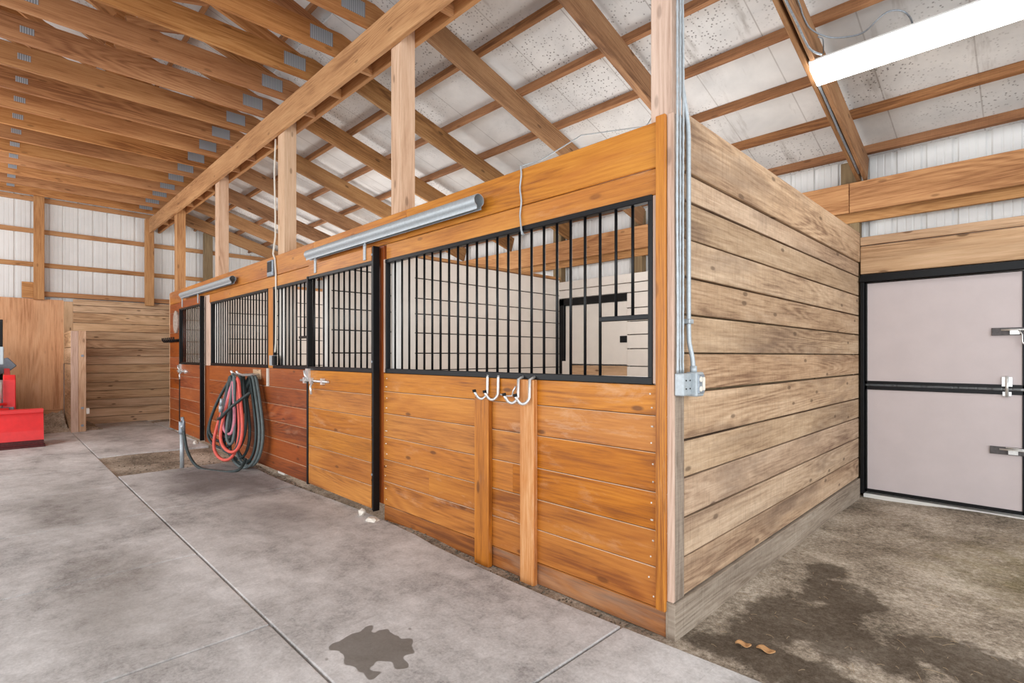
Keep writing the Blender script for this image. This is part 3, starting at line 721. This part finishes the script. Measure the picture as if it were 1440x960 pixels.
track(-3.97, -1.345, 'galvanized rail over the near sliding door, open end nearest')
track(-8.95, -6.30, 'galvanized rail over the far sliding door')

# corner boards below the corner post
t = thing('corner_board', (0, .05, 0), 'upright pinkish corner board between the orange front and rough side wall', 'board')
mb = MB(); mb.box((-.034, .0, .15), (.0, .018, 2.53), 2); mb.build('front_strip', W_PINK, t, .002)
mb = MB(); mb.box((-.034, .0185, .15), (.002, .106, 2.53), 2); mb.build('side_strip', W_GREYB, t, .003)
mb = MB(); mb.box((-.04, -.004, -.05), (-.002, .02, .15), 2); mb.build('foot_block', W_GREYB, t, .003)

# ------------------------------------------------------------------ wiring on the corner
t = thing('outlet_box', (.03, .06, 1.21), 'galvanized outlet box with white sockets below the grey conduits', 'outlet box')
mb = MB(); mb.box((.002, .005, 1.155), (.05, .095, 1.265), 2); mb.build('junction_box', GALV, t, .006, 2)
mb = MB(); mb.box((.018, .085, 1.15), (.078, .165, 1.27), 2); ob = mb.build('socket_box', GALV, t, .008, 2)
mb = MB(); mb.box((.074, .095, 1.165), (.084, .158, 1.258), 2); mb.build('cover_plate', GALVD, ob, .003)
mb = MB()
for z in (1.188, 1.235): mb.cyl((.083, .112, z), (.089, .112, z), .014, 12)
mb.box((.083, .128, 1.18), (.091, .15, 1.245), 2); mb.build('socket_face', CABLE, ob, .002)
mb = MB()
for y in (.03, .07):
    for z in (1.19, 1.23): mb.cyl((.05, y, z), (.0525, y, z), .004, 8)
mb.build('knockout', RUBBER, t)
def wavy(y0, x, z0, z1, top, n=24, r=.008, name='conduit', lab='', ribbed_=True, mat=GALV):
    pts = []
    for i in range(n * 6):
        f = i / (n * 6 - 1); z = z0 + (z1 - z0) * f
        sh = top[0] * max(0, min(1, (z - top[2]) / .35)); sx = top[1] * max(0, min(1, (z - top[2]) / .35))
        pts.append((x + sx + .002 * math.sin(z * 5 + y0 * 90), y0 + sh + .004 * math.sin(z * 4 + y0 * 70), z))
    mb = MB(); mb.tube(pts, (lambda f: r * (1 + .13 * math.sin(f * n * 6 * 1.57))) if ribbed_ else r, 8)
    return tag(mb.build(name, mat), lab, 'conduit', 'conduits on the corner post')
wavy(.012, .014, 1.265, 4.0, (.03, .012, 3.4), r=.0062, lab='leftmost ribbed grey conduit running up the corner post')
wavy(.040, .014, 1.265, 4.0, (.03, .012, 3.4), r=.0062, lab='middle ribbed grey conduit running up the corner post')
wavy(.069, .014, 1.265, 4.0, (.02, .012, 3.4), r=.0062, lab='ribbed grey conduit beside the smooth steel pipe on the corner post')
mb = MB()
pts = [(.045, .118, 1.27), (.04, .116, 1.34), (.024, .112, 1.42), (.022, .112, 1.5), (.022, .112, 2.42), (.02, .108, 2.5), (.012, .085, 2.62), (.0, .075, 2.72), (.0, .075, 3.98)]
sm = []
for i in range(len(pts) - 1):
    for k in range(6): sm.append(V(pts[i]).lerp(V(pts[i + 1]), k / 6))
sm.append(V(pts[-1])); sm2 = [sm[0]] + [(sm[i - 1] + sm[i] * 2 + sm[i + 1]) / 4 for i in range(1, len(sm) - 1)] + [sm[-1]]
mb.tube(sm2, .0115, 10)
pc = thing('steel_conduit_pipe', (.02, .112, 1.27), 'smooth steel conduit pipe with a bend, rising from the socket box', 'conduit', 'conduits on the corner post')
mb.build('pipe', GALV, pc)
for z in (1.52, 3.25):
    mb = MB(); mb.box((.0, .09, z - .012), (.038, .136, z + .012), 1); mb.build('pipe_clip', GALV, pc, .003)
mb = MB(); mb.tube([(.045, .118, 1.262), (.044, .118, 1.30)], .017, 10); mb.build('connector', GALV, pc)

# cable drop with knot on the header board
mb = MB()
pts = [(-1.02, -.012, 2.53)] + [(-1.02 + .006 * math.sin(i * 1.1), -.012, 2.52 - .03 * i) for i in range(11)] + [(-1.012, -.02, 2.17), (-1.0, -.025, 2.12), (-.985, -.02, 2.09), (-1.0, -.02, 2.10), (-1.01, -.02, 2.14)]
mb.tube(pts, .0055, 6); mb.tube([(-1.02, .0, 2.53), (-1.0, .15, 2.6), (-1.02, .6, 2.9), (-.98, 1.4, 3.2), (-1.1, 1.9, 3.65)], .0045, 6)
tag(mb.build('hanging_wire', GALV), 'thin grey wire hanging down over the near header board', 'wire')

t = thing('monitor', (-5.08, -.02, 2.37), 'small grey wall monitor on the header board beside the white cable', 'monitor')
mb = MB(); mb.box((-5.19, -.035, 2.28), (-5.02, -.002, 2.47), 2); mb.build('case', GALVD, t, .01, 2)
mb = MB(); mb.box((-5.17, -.039, 2.33), (-5.04, -.034, 2.45), 2); mb.build('screen', BLACK, t)
mb = MB()
pts = [(-5.09, .03, 3.9), (-5.10, .02, 3.5), (-5.085, .025, 3.0), (-5.07, .02, 2.75), (-5.06, -.01, 2.54), (-5.0, -.012, 2.48), (-4.97, -.012, 2.3), (-4.96, -.012, 1.9), (-4.97, -.012, 1.5), (-4.98, -.02, 1.36)]
sm = []
for i in range(len(pts) - 1):
    for k in range(5): sm.append(V(pts[i]).lerp(V(pts[i + 1]), k / 5))
mb.tube(sm, .010, 8); tag(mb.build('white_cable', CABLE), 'white cable running down the post and header to the small outlet', 'cable')
t = thing('wall_outlet', (-4.97, -.02, 1.3), 'small white outlet at the foot of the white cable', 'outlet')
mb = MB(); mb.box((-5.08, -.05, 1.235), (-4.96, .0, 1.355), 2); mb.build('box', GALV, t, .006, 2)
mb = MB(); mb.box((-4.965, -.06, 1.24), (-4.90, -.02, 1.35), 2); mb.build('plug', RUBBER, t, .006)

# oval plaque and hook rack on the end panel
t = thing('oval_plaque', (-9.52, -.015, 1.94), 'pale oval wooden plaque hung on the end panel', 'plaque')
mb = MB(); pl = [(-9.58 + .16 * math.cos(2 * PI * k / 28), -.03, 1.95 + .2 * math.sin(2 * PI * k / 28)) for k in range(28)]
mb.prism(pl, (0, .03, 0)); mb.build('plate', simple('weathered_plaque', (176, 160, 148), .7, 0, .3, .3, 25), t, .006, 2)
t = thing('hook_rack', (-9.75, -.02, 1.62), 'black rack of small hooks on the end panel under the plaque', 'hook rack')
mb = MB(); mb.bar((-10.14, -.012, 1.62), (-9.17, -.012, 1.62), .024, .055); mb.build('back_bar', BLACK, t, .003)
for i in range(7):
    x = -10.08 + .14 * i; mb = MB(); mb.tube([(x, -.02, 1.63), (x, -.06, 1.60), (x, -.10, 1.60), (x, -.125, 1.635), (x, -.125, 1.67)], .012, 8); mb.build('hook', BLACK, t)

# bridle hooks below the near grille
def bridle(xa, xb, yo, label, drop):
    t = thing('bridle_hook', ((xa + xb) / 2, -.03, 1.15), label, 'hook', 'hooks on the near stall front')
    for x, last in ((xa, False), (xb, True)):
        mb = MB(); zb = 1.205 - drop; y_ = -yo; pts = [(x, -.008, 1.222), (x, y_, 1.205), (x, y_ - .002, zb + .04)]
        for k in range(1, 9):
            a = PI * k / 9; pts.append((x - .026 + .026 * math.cos(a), y_ - .002 - .06 * k / 9, zb + .04 - .04 * math.sin(a)))
        pts.append((x - .054, y_ - .068, zb + .05))
        mb.tube(pts, .0095, 8); h = mb.build('hook_bar', CHROME, t)
        mb = MB(); mb.tube([(x - .054, y_ - .068, zb + .045), (x - .057, y_ - .07, zb + .062)], .0125, 8); mb.build('tip_cap', RUBBER, h)
bridle(-1.325, -1.222, .012, 'double white bridle hook above the dark batten', .14)
bridle(-1.0, -.905, .052, 'double white bridle hook above the knotty batten', .145)
mb = MB(); mb.tube([(-1.2, -.012, 1.10), (-1.12, -.03, 1.095), (-1.07, -.035, 1.10), (-1.062, -.035, 1.13), (-1.04, -.035, 1.16)], .006, 8)
tag(mb.build('wire_hook', CHROME), 'thin bent wire hook between the two bridle hooks', 'hook', 'hooks on the near stall front')

# ------------------------------------------------------------------ hoses and hydrant
def loop(cx, cy, zt, zb, wx, wy, seed, n=44):
    rr = random.Random(seed); pts = []; ph = rr.uniform(-.3, .3); sk = rr.uniform(-.06, .06)
    for k in range(n):
        a = 2 * PI * k / n; f = (1 - math.cos(a)) / 2          # 0 top .. 1 bottom
        w = math.sin(a) * (.22 + .78 * f ** .75) if True else 0
        x = cx + wx * w + sk * f + .012 * math.sin(3 * a + ph); y = cy - wy * (.15 + .6 * math.sin(a * .5) ** 2) + wy * .5 * math.sin(a + ph) * f
        pts.append((x, y, zt + (zb - zt) * f + .01 * math.sin(4 * a + ph)))
    return pts
def hose_bundle(name, mat, label, specs, r=.0155, extra=None):
    mb = MB()
    for sp in specs: mb.tube(loop(*sp), r, 8, closed=True)
    if extra: 
        for e in extra: mb.tube(e, r, 8)
    return tag(mb.build(name, mat), label, 'hose', 'hoses on the stall hook')
def smooth(pts, k=8):
    P_ = [V(p) for p in pts]; out = []
    for i in range(len(P_) - 1):
        a = P_[max(i - 1, 0)]; b = P_[i]; c = P_[i + 1]; d = P_[min(i + 2, len(P_) - 1)]
        for j in range(k):
            u = j / k; out.append(.5 * ((2 * b) + (c - a) * u + (2 * a - 5 * b + 4 * c - d) * u * u + (3 * b - a - 3 * c + d) * u ** 3))
    out.append(P_[-1]); return out
HX = -5.62
hose_bundle('garden_hose', HOSEG, 'coiled dark green garden hose hanging from the stall hook to the hydrant',
            [(HX - .1, -.10, 1.10, .10, .36, .20, 1), (HX - .02, -.14, 1.11, .20, .26, .2, 2), (HX + .06, -.08, 1.09, .05, .38, .2, 3), (HX - .18, -.2, 1.08, .30, .30, .24, 4), (HX + .0, -.24, 1.1, .26, .10, .14, 9), (HX - .1, -.26, 1.09, .34, .08, .12, 19), (HX + .1, -.2, 1.1, .2, .2, .2, 29), (HX - .24, -.18, 1.07, .22, .34, .26, 39), (HX - .04, -.27, 1.1, .42, .06, .1, 49)], .0175,
            [smooth([(HX - .34, -.30, .62), (HX - .2, -.38, .58), (HX + .0, -.40, .62), (HX + .2, -.34, .76), (HX + .32, -.18, .92)]),
             smooth([(-6.06, -.70, .50), (-6.02, -.69, .36), (-5.98, -.67, .2), (-5.9, -.62, .06), (-5.78, -.56, .0), (-5.6, -.48, -.005), (-5.4, -.40, .0), (-5.3, -.30, .03), (-5.4, -.2, .12)])])
hose_bundle('garden_hose', HOSEG2, 'coiled grey-green garden hose hung outermost in the bundle',
            [(HX + .12, -.07, 1.10, .02, .40, .2, 5), (HX + .16, -.05, 1.09, .04, .38, .16, 6), (HX - .05, -.24, 1.12, .34, .12, .14, 10), (HX + .1, -.04, 1.1, .07, .44, .14, 16), (HX + .05, -.26, 1.1, .3, .05, .1, 17)], .0175)
hose_bundle('garden_hose', HOSER, 'coiled bright red garden hose hung within the bundle',
            [(HX + .0, -.20, 1.06, .10, .26, .24, 7), (HX + .1, -.22, 1.08, .22, .24, .2, 8)], .0185)
hose_bundle('garden_hose', HOSEP, 'faded pink garden hose hanging inside the hose bundle',
            [(HX - .12, -.25, 1.06, .36, .13, .12, 12), (HX + .02, -.26, 1.04, .42, .10, .12, 13)], .0185)
t = thing('hose_hook', (HX, -.05, 1.13), 'white hook arm holding the hose bundle on the far stall front', 'hook')
mb = MB(); mb.box((HX - .1, -.012, 1.06), (HX + .16, .0, 1.18), 0); mb.build('wall_plate', W_LINING, t, .003)
mb = MB()
for x in (HX - .08, HX + .12): mb.tube([(x, -.01, 1.12), (x, -.1, 1.115), (x, -.2, 1.115), (x, -.26, 1.14), (x, -.27, 1.17)], .013, 8)
mb.build('arm', CHROME, t)
mb = MB(); mb.tube([(HX - .02, -.40, .68), (HX - .0, -.405, .76)], .024, 10); mb.tube([(HX, -.405, .76), (HX + .01, -.40, .84)], .018, 10)
tag(mb.build('hose_nozzle', GALV), 'metal hose nozzle tucked into the hose bundle', 'nozzle')
mb = MB(); mb.box((-5.24, -.02, .99), (-5.21, .0, 1.2), 2); tag(mb.build('wood_strip', CABLE), 'thin pale wooden strip beside the hanging hoses', 'strip')

t = thing('yard_hydrant', (-6.1, -.7, -.03), 'galvanized standing water hydrant with hose in front of the stalls', 'hydrant')
mb = MB(); mb.tube([(-6.1, -.7, -.05), (-6.1, -.7, .42)], .024, 14); mb.build('standpipe', GALV, t)
mb = MB(); mb.tube([(-6.1, -.7, .40), (-6.1, -.7, .43), (-6.1, -.7, .52), (-6.1, -.7, .55)], .036, 14); mb.tube([(-6.1, -.7, .5), (-6.05, -.7, .52), (-6.03, -.7, .48)], .02, 10); mb.build('valve_head', GALVD, t)
mb = MB(); mb.tube([(-6.1, -.7, .54), (-6.1, -.7, .6)], .012, 8); mb.tube([(-6.14, -.7, .59), (-6.05, -.7, .6), (-6.03, -.7, .57), (-6.02, -.7, .44)], .011, 8); mb.build('lever', GALVD, t)
mb = MB(); mb.tube([(-6.06, -.7, .47), (-6.055, -.7, .51)], .024, 12); mb.build('hose_coupling', CHROME, t)

# ------------------------------------------------------------------ red loader tractor, mostly out of frame
t = thing('tractor', (-10.3, -2.6, 0), 'red compact tractor with front loader bucket parked by the plywood', 'tractor')
Y0, Y1 = -3.4, -1.79
prof = [(-9.22, .03), (-9.35, .035), (-9.62, .07), (-9.72, .18), (-9.73, .32), (-9.66, .44), (-9.56, .50), (-9.44, .535)]
inn = [(x + .022, z + .012) for x, z in prof]
mb = MB(); poly = [(x, Y0, z) for x, z in prof] + [(x, Y0, z) for x, z in reversed(inn)]
def strip_(mb, a, b, y0, y1, sm=False):
    mb.sheet([[(x, y0, z) for x, z in a], [(x, y1, z) for x, z in a]], smooth=sm); mb.sheet([[(x, y0, z) for x, z in b], [(x, y1, z) for x, z in b]], smooth=sm)
strip_(mb, prof, inn, Y0, Y1)
for y in (Y0, Y1 - .02): mb.prism([(x, y, z) for x, z in prof] + [(-9.36, y, .50)], (0, .02, 0))
mb.box((-9.50, Y0, .505), (-9.42, Y1, .55), 1)
bk = mb.build('bucket', RED, t)
mb = MB(); mb.box((-9.36, Y0 - .01, -.005), (-9.17, Y1 + .015, .03), 1); mb.box((-9.225, Y0, .03), (-9.205, Y1, .1), 1); mb.build('cutting_edge', DARKRED, bk)
# visible outer face: loaders are parked with the bucket tipped, the blade-like back faces the aisle
mb = MB(); mb.sheet([[(-9.24, Y0, .10), (-9.27, Y0, .24), (-9.32, Y0, .40), (-9.34, Y0, .47), (-9.36, Y0, .53)], [(-9.24, Y1, .10), (-9.27, Y1, .24), (-9.32, Y1, .40), (-9.34, Y1, .47), (-9.36, Y1, .53)]], smooth=False)
mb.sheet([[(-9.36, Y0, .53), (-9.50, Y0, .55)], [(-9.36, Y1, .53), (-9.50, Y1, .55)]], smooth=False); mb.box((-9.37, Y0, .50), (-9.315, Y1, .548), 1); mb.build('bucket_face', RED, bk)
for yy in (-2.2, -3.1):
    mb = MB(); s_ = [(-9.66, .50), (-9.72, .30), (-9.84, .36), (-9.86, .62), (-10.1, 1.0), (-10.7, 1.16), (-10.72, 1.06), (-10.16, .92), (-9.98, .66)]
    mb.prism([(x, yy, z) for x, z in [(-9.6, .5), (-9.74, .46), (-9.9, .62), (-10.12, .95), (-10.85, 1.14), (-10.85, 1.02), (-10.2, .84), (-10.02, .6), (-9.8, .4), (-9.62, .38)]], (0, .07, 0)); arm = mb.build('loader_arm', RED, t, .006)
    mb = MB(); mb.prism([(x, yy - .02, z) for x, z in [(-9.82, .5), (-9.82, .98), (-9.9, 1.06), (-10.0, 1.02), (-10.0, .46)]], (0, .14, 0)); mb.build('arm_bracket', RED, arm, .01)
    mb = MB(); mb.tube([(-9.74, yy - .06, .5), (-9.78, yy - .06, .96)], .022, 10); mb.tube([(-9.74, yy - .06, .7), (-9.78, yy - .06, .98)], .034, 10); mb.build('hydraulic_ram', CHROME, arm)
mb = MB(); mb.tube([(-9.72, -3.1, .52), (-9.72, -2.16, .52)], .045, 10); mb.tube([(-9.72, -3.1, .62), (-9.72, -2.18, .62)], .02, 8); mb.build('cross_tube', RED, t)
mb = MB(); mb.box((-9.8, -2.92, .5), (-9.74, -2.1, .57), 1); mb.build('bumper_bar', GREYP, t, .008)
mb = MB(); mb.prism([(x, -2.9, z) for x, z in [(-9.95, .55), (-9.9, .98), (-10.1, 1.12), (-11.2, 1.22), (-11.2, .55)]], (0, .62, 0)); mb.build('hood', RED, t, .04, 3)
mb = MB()
for i in range(6): mb.box((-9.925, -2.84, .6 + .06 * i), (-9.88, -2.18, .635 + .06 * i), 1)
mb.box((-9.93, -2.88, .57), (-9.90, -2.14, .98), 1); mb.build('front_guard', GREYP, t, .004)
for yy in (-2.25, -2.85):
    for x, R_ in ((-10.25, .3), (-11.45, .48)):
        mb = MB(); ya = yy - .2 + (.1 if yy < -2.5 else 0); mb.tube([(x, ya, R_ + .0), (x, ya + .03, R_), (x, ya + .15, R_), (x, ya + .18, R_)], lambda f, R_=R_: R_ * (.93 if f < .1 or f > .9 else 1.0), 28)
        wh = mb.build('wheel', RUBBER, t); mb = MB(); mb.cyl((x, ya - .01, R_), (x, ya + .19, R_), R_ * .5, 20); mb.build('rim', GREYP, wh)
mb = MB()
for yy in (-2.24, -2.95):
    mb.bar((-11.2, yy, .8), (-11.1, yy, 1.95), .06, .06, (1, 0, 0))
mb.bar((-11.1, -2.98, 1.93), (-11.1, -2.21, 1.93), .06, .06); mb.build('roll_bar', BLACK, t, .006)
mb = MB(); mb.prism([(-10.95, -2.26, 1.03), (-10.95, -2.14, 1.08), (-10.95, -2.04, 1.18), (-10.95, -2.15, 1.32), (-10.95, -2.26, 1.28)], (-.3, 0, 0)); mb.build('fender', GREYP, t, .01)
mb = MB(); mb.box((-11.3, -2.8, .95), (-10.9, -2.3, 1.05), 0); mb.box((-11.45, -2.8, 1.0), (-11.35, -2.3, 1.45), 2); mb.build('seat', RUBBER, t, .03, 2)
mb = MB(); mb.box((-10.98, -2.45, 1.2), (-10.94, -2.2, 1.5), 2); mb.build('windscreen', GLASS, t, .01)

# ------------------------------------------------------------------ light fixture
t = thing('light_fixture', (1.0, 2.05, rz(2.05)), 'long lit white light fixture under the corner rafter and purlins', 'light fixture')
T_ = V((0, -1, SL)).normalized()
def fx(u, y, d): return V((u, y, rz(y))) - NRM * d
mb = MB()
a = [(fx(.03, 2.265, .004)), (fx(.03, 2.265, .03)), (fx(.03, 2.240, .055)), (fx(.03, 2.060, .055)), (fx(.03, 2.035, .03)), (fx(.03, 2.035, .004))]
mb.prism(a, (2.44, 0, 0)); df = mb.build('diffuser', emit_mat('lit_diffuser', (1, .98, .95, 1), 9.0), t, .004)
mb = MB(); mb.prism([fx(.025, 2.270, -.012), fx(.025, 2.270, .003), fx(.025, 2.030, .003), fx(.025, 2.030, -.012)], (2.45, 0, 0)); mb.build('back_tray', METALW, t)
mb = MB()
def rf(x, y, d): return (x, y, rz(y) - d)
def rq(x, y): return (x, y, rz(y) + .10)
mb.tube(smooth([rf(.055, .9, .012), rf(.056, 1.42, .012), rf(.062, 1.62, .012), rf(.067, 1.85, .014), rf(.088, 1.94, .01), rf(.12, 2.0, -.0)]), .008, 6)
mb.tube(smooth([rq(.083, 1.2), rq(.083, 1.584), rq(.075, 1.737), rq(.09, 1.867), rq(.167, 1.989), rq(.266, 2.048), rq(.372, 2.063), rq(.492, 1.98), rq(.553, 1.973), rq(.605, 2.012), rq(.633, 2.087), rq(.638, 2.163)]), .006, 6)
mb.tube(smooth([rq(.107, 1.953), rq(.13, 1.98), rq(.123, 2.036), rq(.101, 2.122)]), .004, 6)
tag(mb.build('fixture_wire', GALVD), 'grey wire looping from the corner rafter to the lit fixture', 'wire')
mb = MB(); pts = [rf(.024, 2.25 + .15 * i, .004 - .006 * math.sin(i)) for i in range(10)]; mb.tube(pts, .009, 6)
tag(mb.build('rafter_cable', GALVD), 'dark cable lying between the two boards of the corner rafter', 'cable')

# ------------------------------------------------------------------ small litter
def rock(name, c, s, mat, label, cat, seed):
    rr = random.Random(seed); bm = bmesh.new(); bmesh.ops.create_icosphere(bm, subdivisions=2, radius=1)
    for v in bm.verts: v.co = V((v.co.x * s[0], v.co.y * s[1], v.co.z * s[2])) * (1 + rr.uniform(-.22, .22))
    me = bpy.data.meshes.new(name); bm.to_mesh(me); bm.free(); me.materials.append(mat); o = bpy.data.objects.new(name, me); COL.objects.link(o); o.location = c
    return tag(o, label, cat)
rock('rubble_piece', (-2.79, -.12, .025), (.035, .03, .032), DEBRIS, 'rounded white rubble piece beside the near black door channel', 'rubble', 3)
rock('rubble_piece', (-2.60, -.13, .005), (.06, .045, .022), DEBRIS, 'flat whitish rubble piece below the near black door channel', 'rubble', 5)
rock('rubble_piece', (-7.88, -.12, .01), (.05, .04, .035), DEBRIS, 'white rubble piece at the foot of the far door channel', 'rubble', 6)
def leaf(c, L, W, rot, label):
    mb = MB(); g = []
    for i in range(9):
        f = i / 8; w = W * math.sin(PI * min(1, max(.02, f))) ** .7 + .002
        g.append([(c[0] + math.cos(rot) * (f - .5) * L - math.sin(rot) * s_ * w, c[1] + math.sin(rot) * (f - .5) * L + math.cos(rot) * s_ * w, c[2] + .012 * abs(s_) + .006 * math.sin(f * 7)) for s_ in (-1, -.4, .4, 1)])
    mb.sheet(g); o = mb.build('dry_leaf', STRAW); m = o.modifiers.new('thick', 'SOLIDIFY'); m.thickness = .002
    return tag(o, label, 'leaf', 'fallen leaves')
leaf((.27, .16, -.012), .07, .02, .4, 'curled tan leaf on the wet dirt near the corner')
leaf((.36, .19, -.014), .08, .022, .2, 'second tan leaf lying right beside the curled leaf')
def gzz(x, y): return gz(x, y)
mb = MB(); rr = random.Random(4)
for i in range(300):
    x = rr.uniform(.05, 1.5); y = rr.uniform(.0, 3.6); L = rr.choice((.01, .015, .02, .03, .03, .07)); a = rr.uniform(0, PI); z = gz(x, y) + .004
    p = V((x, y, z)); d = V((math.cos(a), math.sin(a), 0)) * L
    q = p + d; q.z = gz(q.x, q.y) + .005
    mb.tube([p, (p + q) / 2 + V((0, 0, .003)), q], .0009, 4, caps=False)
o = mb.build('straw_litter', simple('straw', (172, 150, 120), .85, 0, .2)); tag(o, 'scattered straw bits on the dirt by the rough plank wall', 'straw', kind='stuff')
mb = MB()
for i in range(520):
    x = rr.uniform(-7.4, -.05); y = rr.uniform(-.12, -.005); z = -.03; s = rr.uniform(.003, .012)
    if x < -6.05: y = rr.uniform(-1.25, -.05)
    mb.bar((x, y, gz(x, y) + .0), (x + s, y + s * .5, gz(x, y) + s * .7), s, s * .8)
o = mb.build('gravel_grit', simple('grit', (128, 118, 104), .95, 0, .15, .4, 40)); tag(o, 'loose grit along the foot of the stall fronts', 'gravel', kind='stuff')

# ------------------------------------------------------------------ light
w = bpy.data.worlds.new('daylight'); scene.world = w; w.use_nodes = True
bg = w.node_tree.nodes['Background']; bg.inputs[0].default_value = (.86, .93, 1.0, 1); bg.inputs[1].default_value = 2.3
def area(name, loc, target, sx, sy, power, col=(1, 1, 1)):
    l = bpy.data.lights.new(name, 'AREA'); l.shape = 'RECTANGLE'; l.size = sx; l.size_y = sy; l.energy = power; l.color = col
    o = bpy.data.objects.new(name, l); COL.objects.link(o); o.location = loc
    o.rotation_euler = (V(target) - V(loc)).to_track_quat('-Z', 'Y').to_euler(); return o
area('doorway_daylight_fill', (5.3, -2.6, 1.9), (-6, -1.0, 1.4), 4.5, 3.4, 150, (1, .98, .95))  # added light standing in for daylight from the open end behind the camera
area('side_daylight_fill', (-4.5, -7.6, 1.7), (-4.5, 0, 1.6), 12, 2.8, 260, (1, .99, .97))  # unseen fill light added across the aisle, as daylight from an open side
# unseen fill lights added over the stalls and aisle to even the brightness
def add_fill_light(loc, power):
    l = bpy.data.lights.new('added_fill', 'POINT'); l.energy = power; l.shadow_soft_size = .45; l.color = (1, .97, .94)
    o = bpy.data.objects.new('added_fill', l); COL.objects.link(o); o.location = loc
for x in (-1.3, -5.6, -9.0): add_fill_light((x, 2.0, 2.3), 85)
add_fill_light((-8.6, -3.3, 3.2), 115)
# ------------------------------------------------------------------ camera
f_px, hz, ang, ch = 735.0, 500.0, math.radians(44.85), 1.35
Rv = V((math.sin(ang), math.cos(ang), 0)); Fv = V((-math.cos(ang), math.sin(ang), 0))
d0 = f_px * ch / 392
loc = -(Rv * ((947 - 720) / f_px * d0) + Fv * d0); loc.z = ch
cam = bpy.data.cameras.new('camera'); cam.sensor_width = 36; cam.lens = f_px / 1440 * 36; cam.shift_x = 0; cam.shift_y = (hz - 480) / 1440; cam.clip_start = .05; cam.clip_end = 200
co = bpy.data.objects.new('camera', cam); COL.objects.link(co); co.location = loc
co.rotation_euler = Fv.to_track_quat('-Z', 'Y').to_euler(); scene.camera = co
vs = scene.view_settings; scene.display_settings.display_device = 'sRGB'; vs.view_transform = 'Standard'; vs.look = 'None'; vs.exposure = 0.0; vs.gamma = 1; vs.use_curve_mapping = False
scene.cycles.max_bounces = 10; scene.cycles.diffuse_bounces = 6
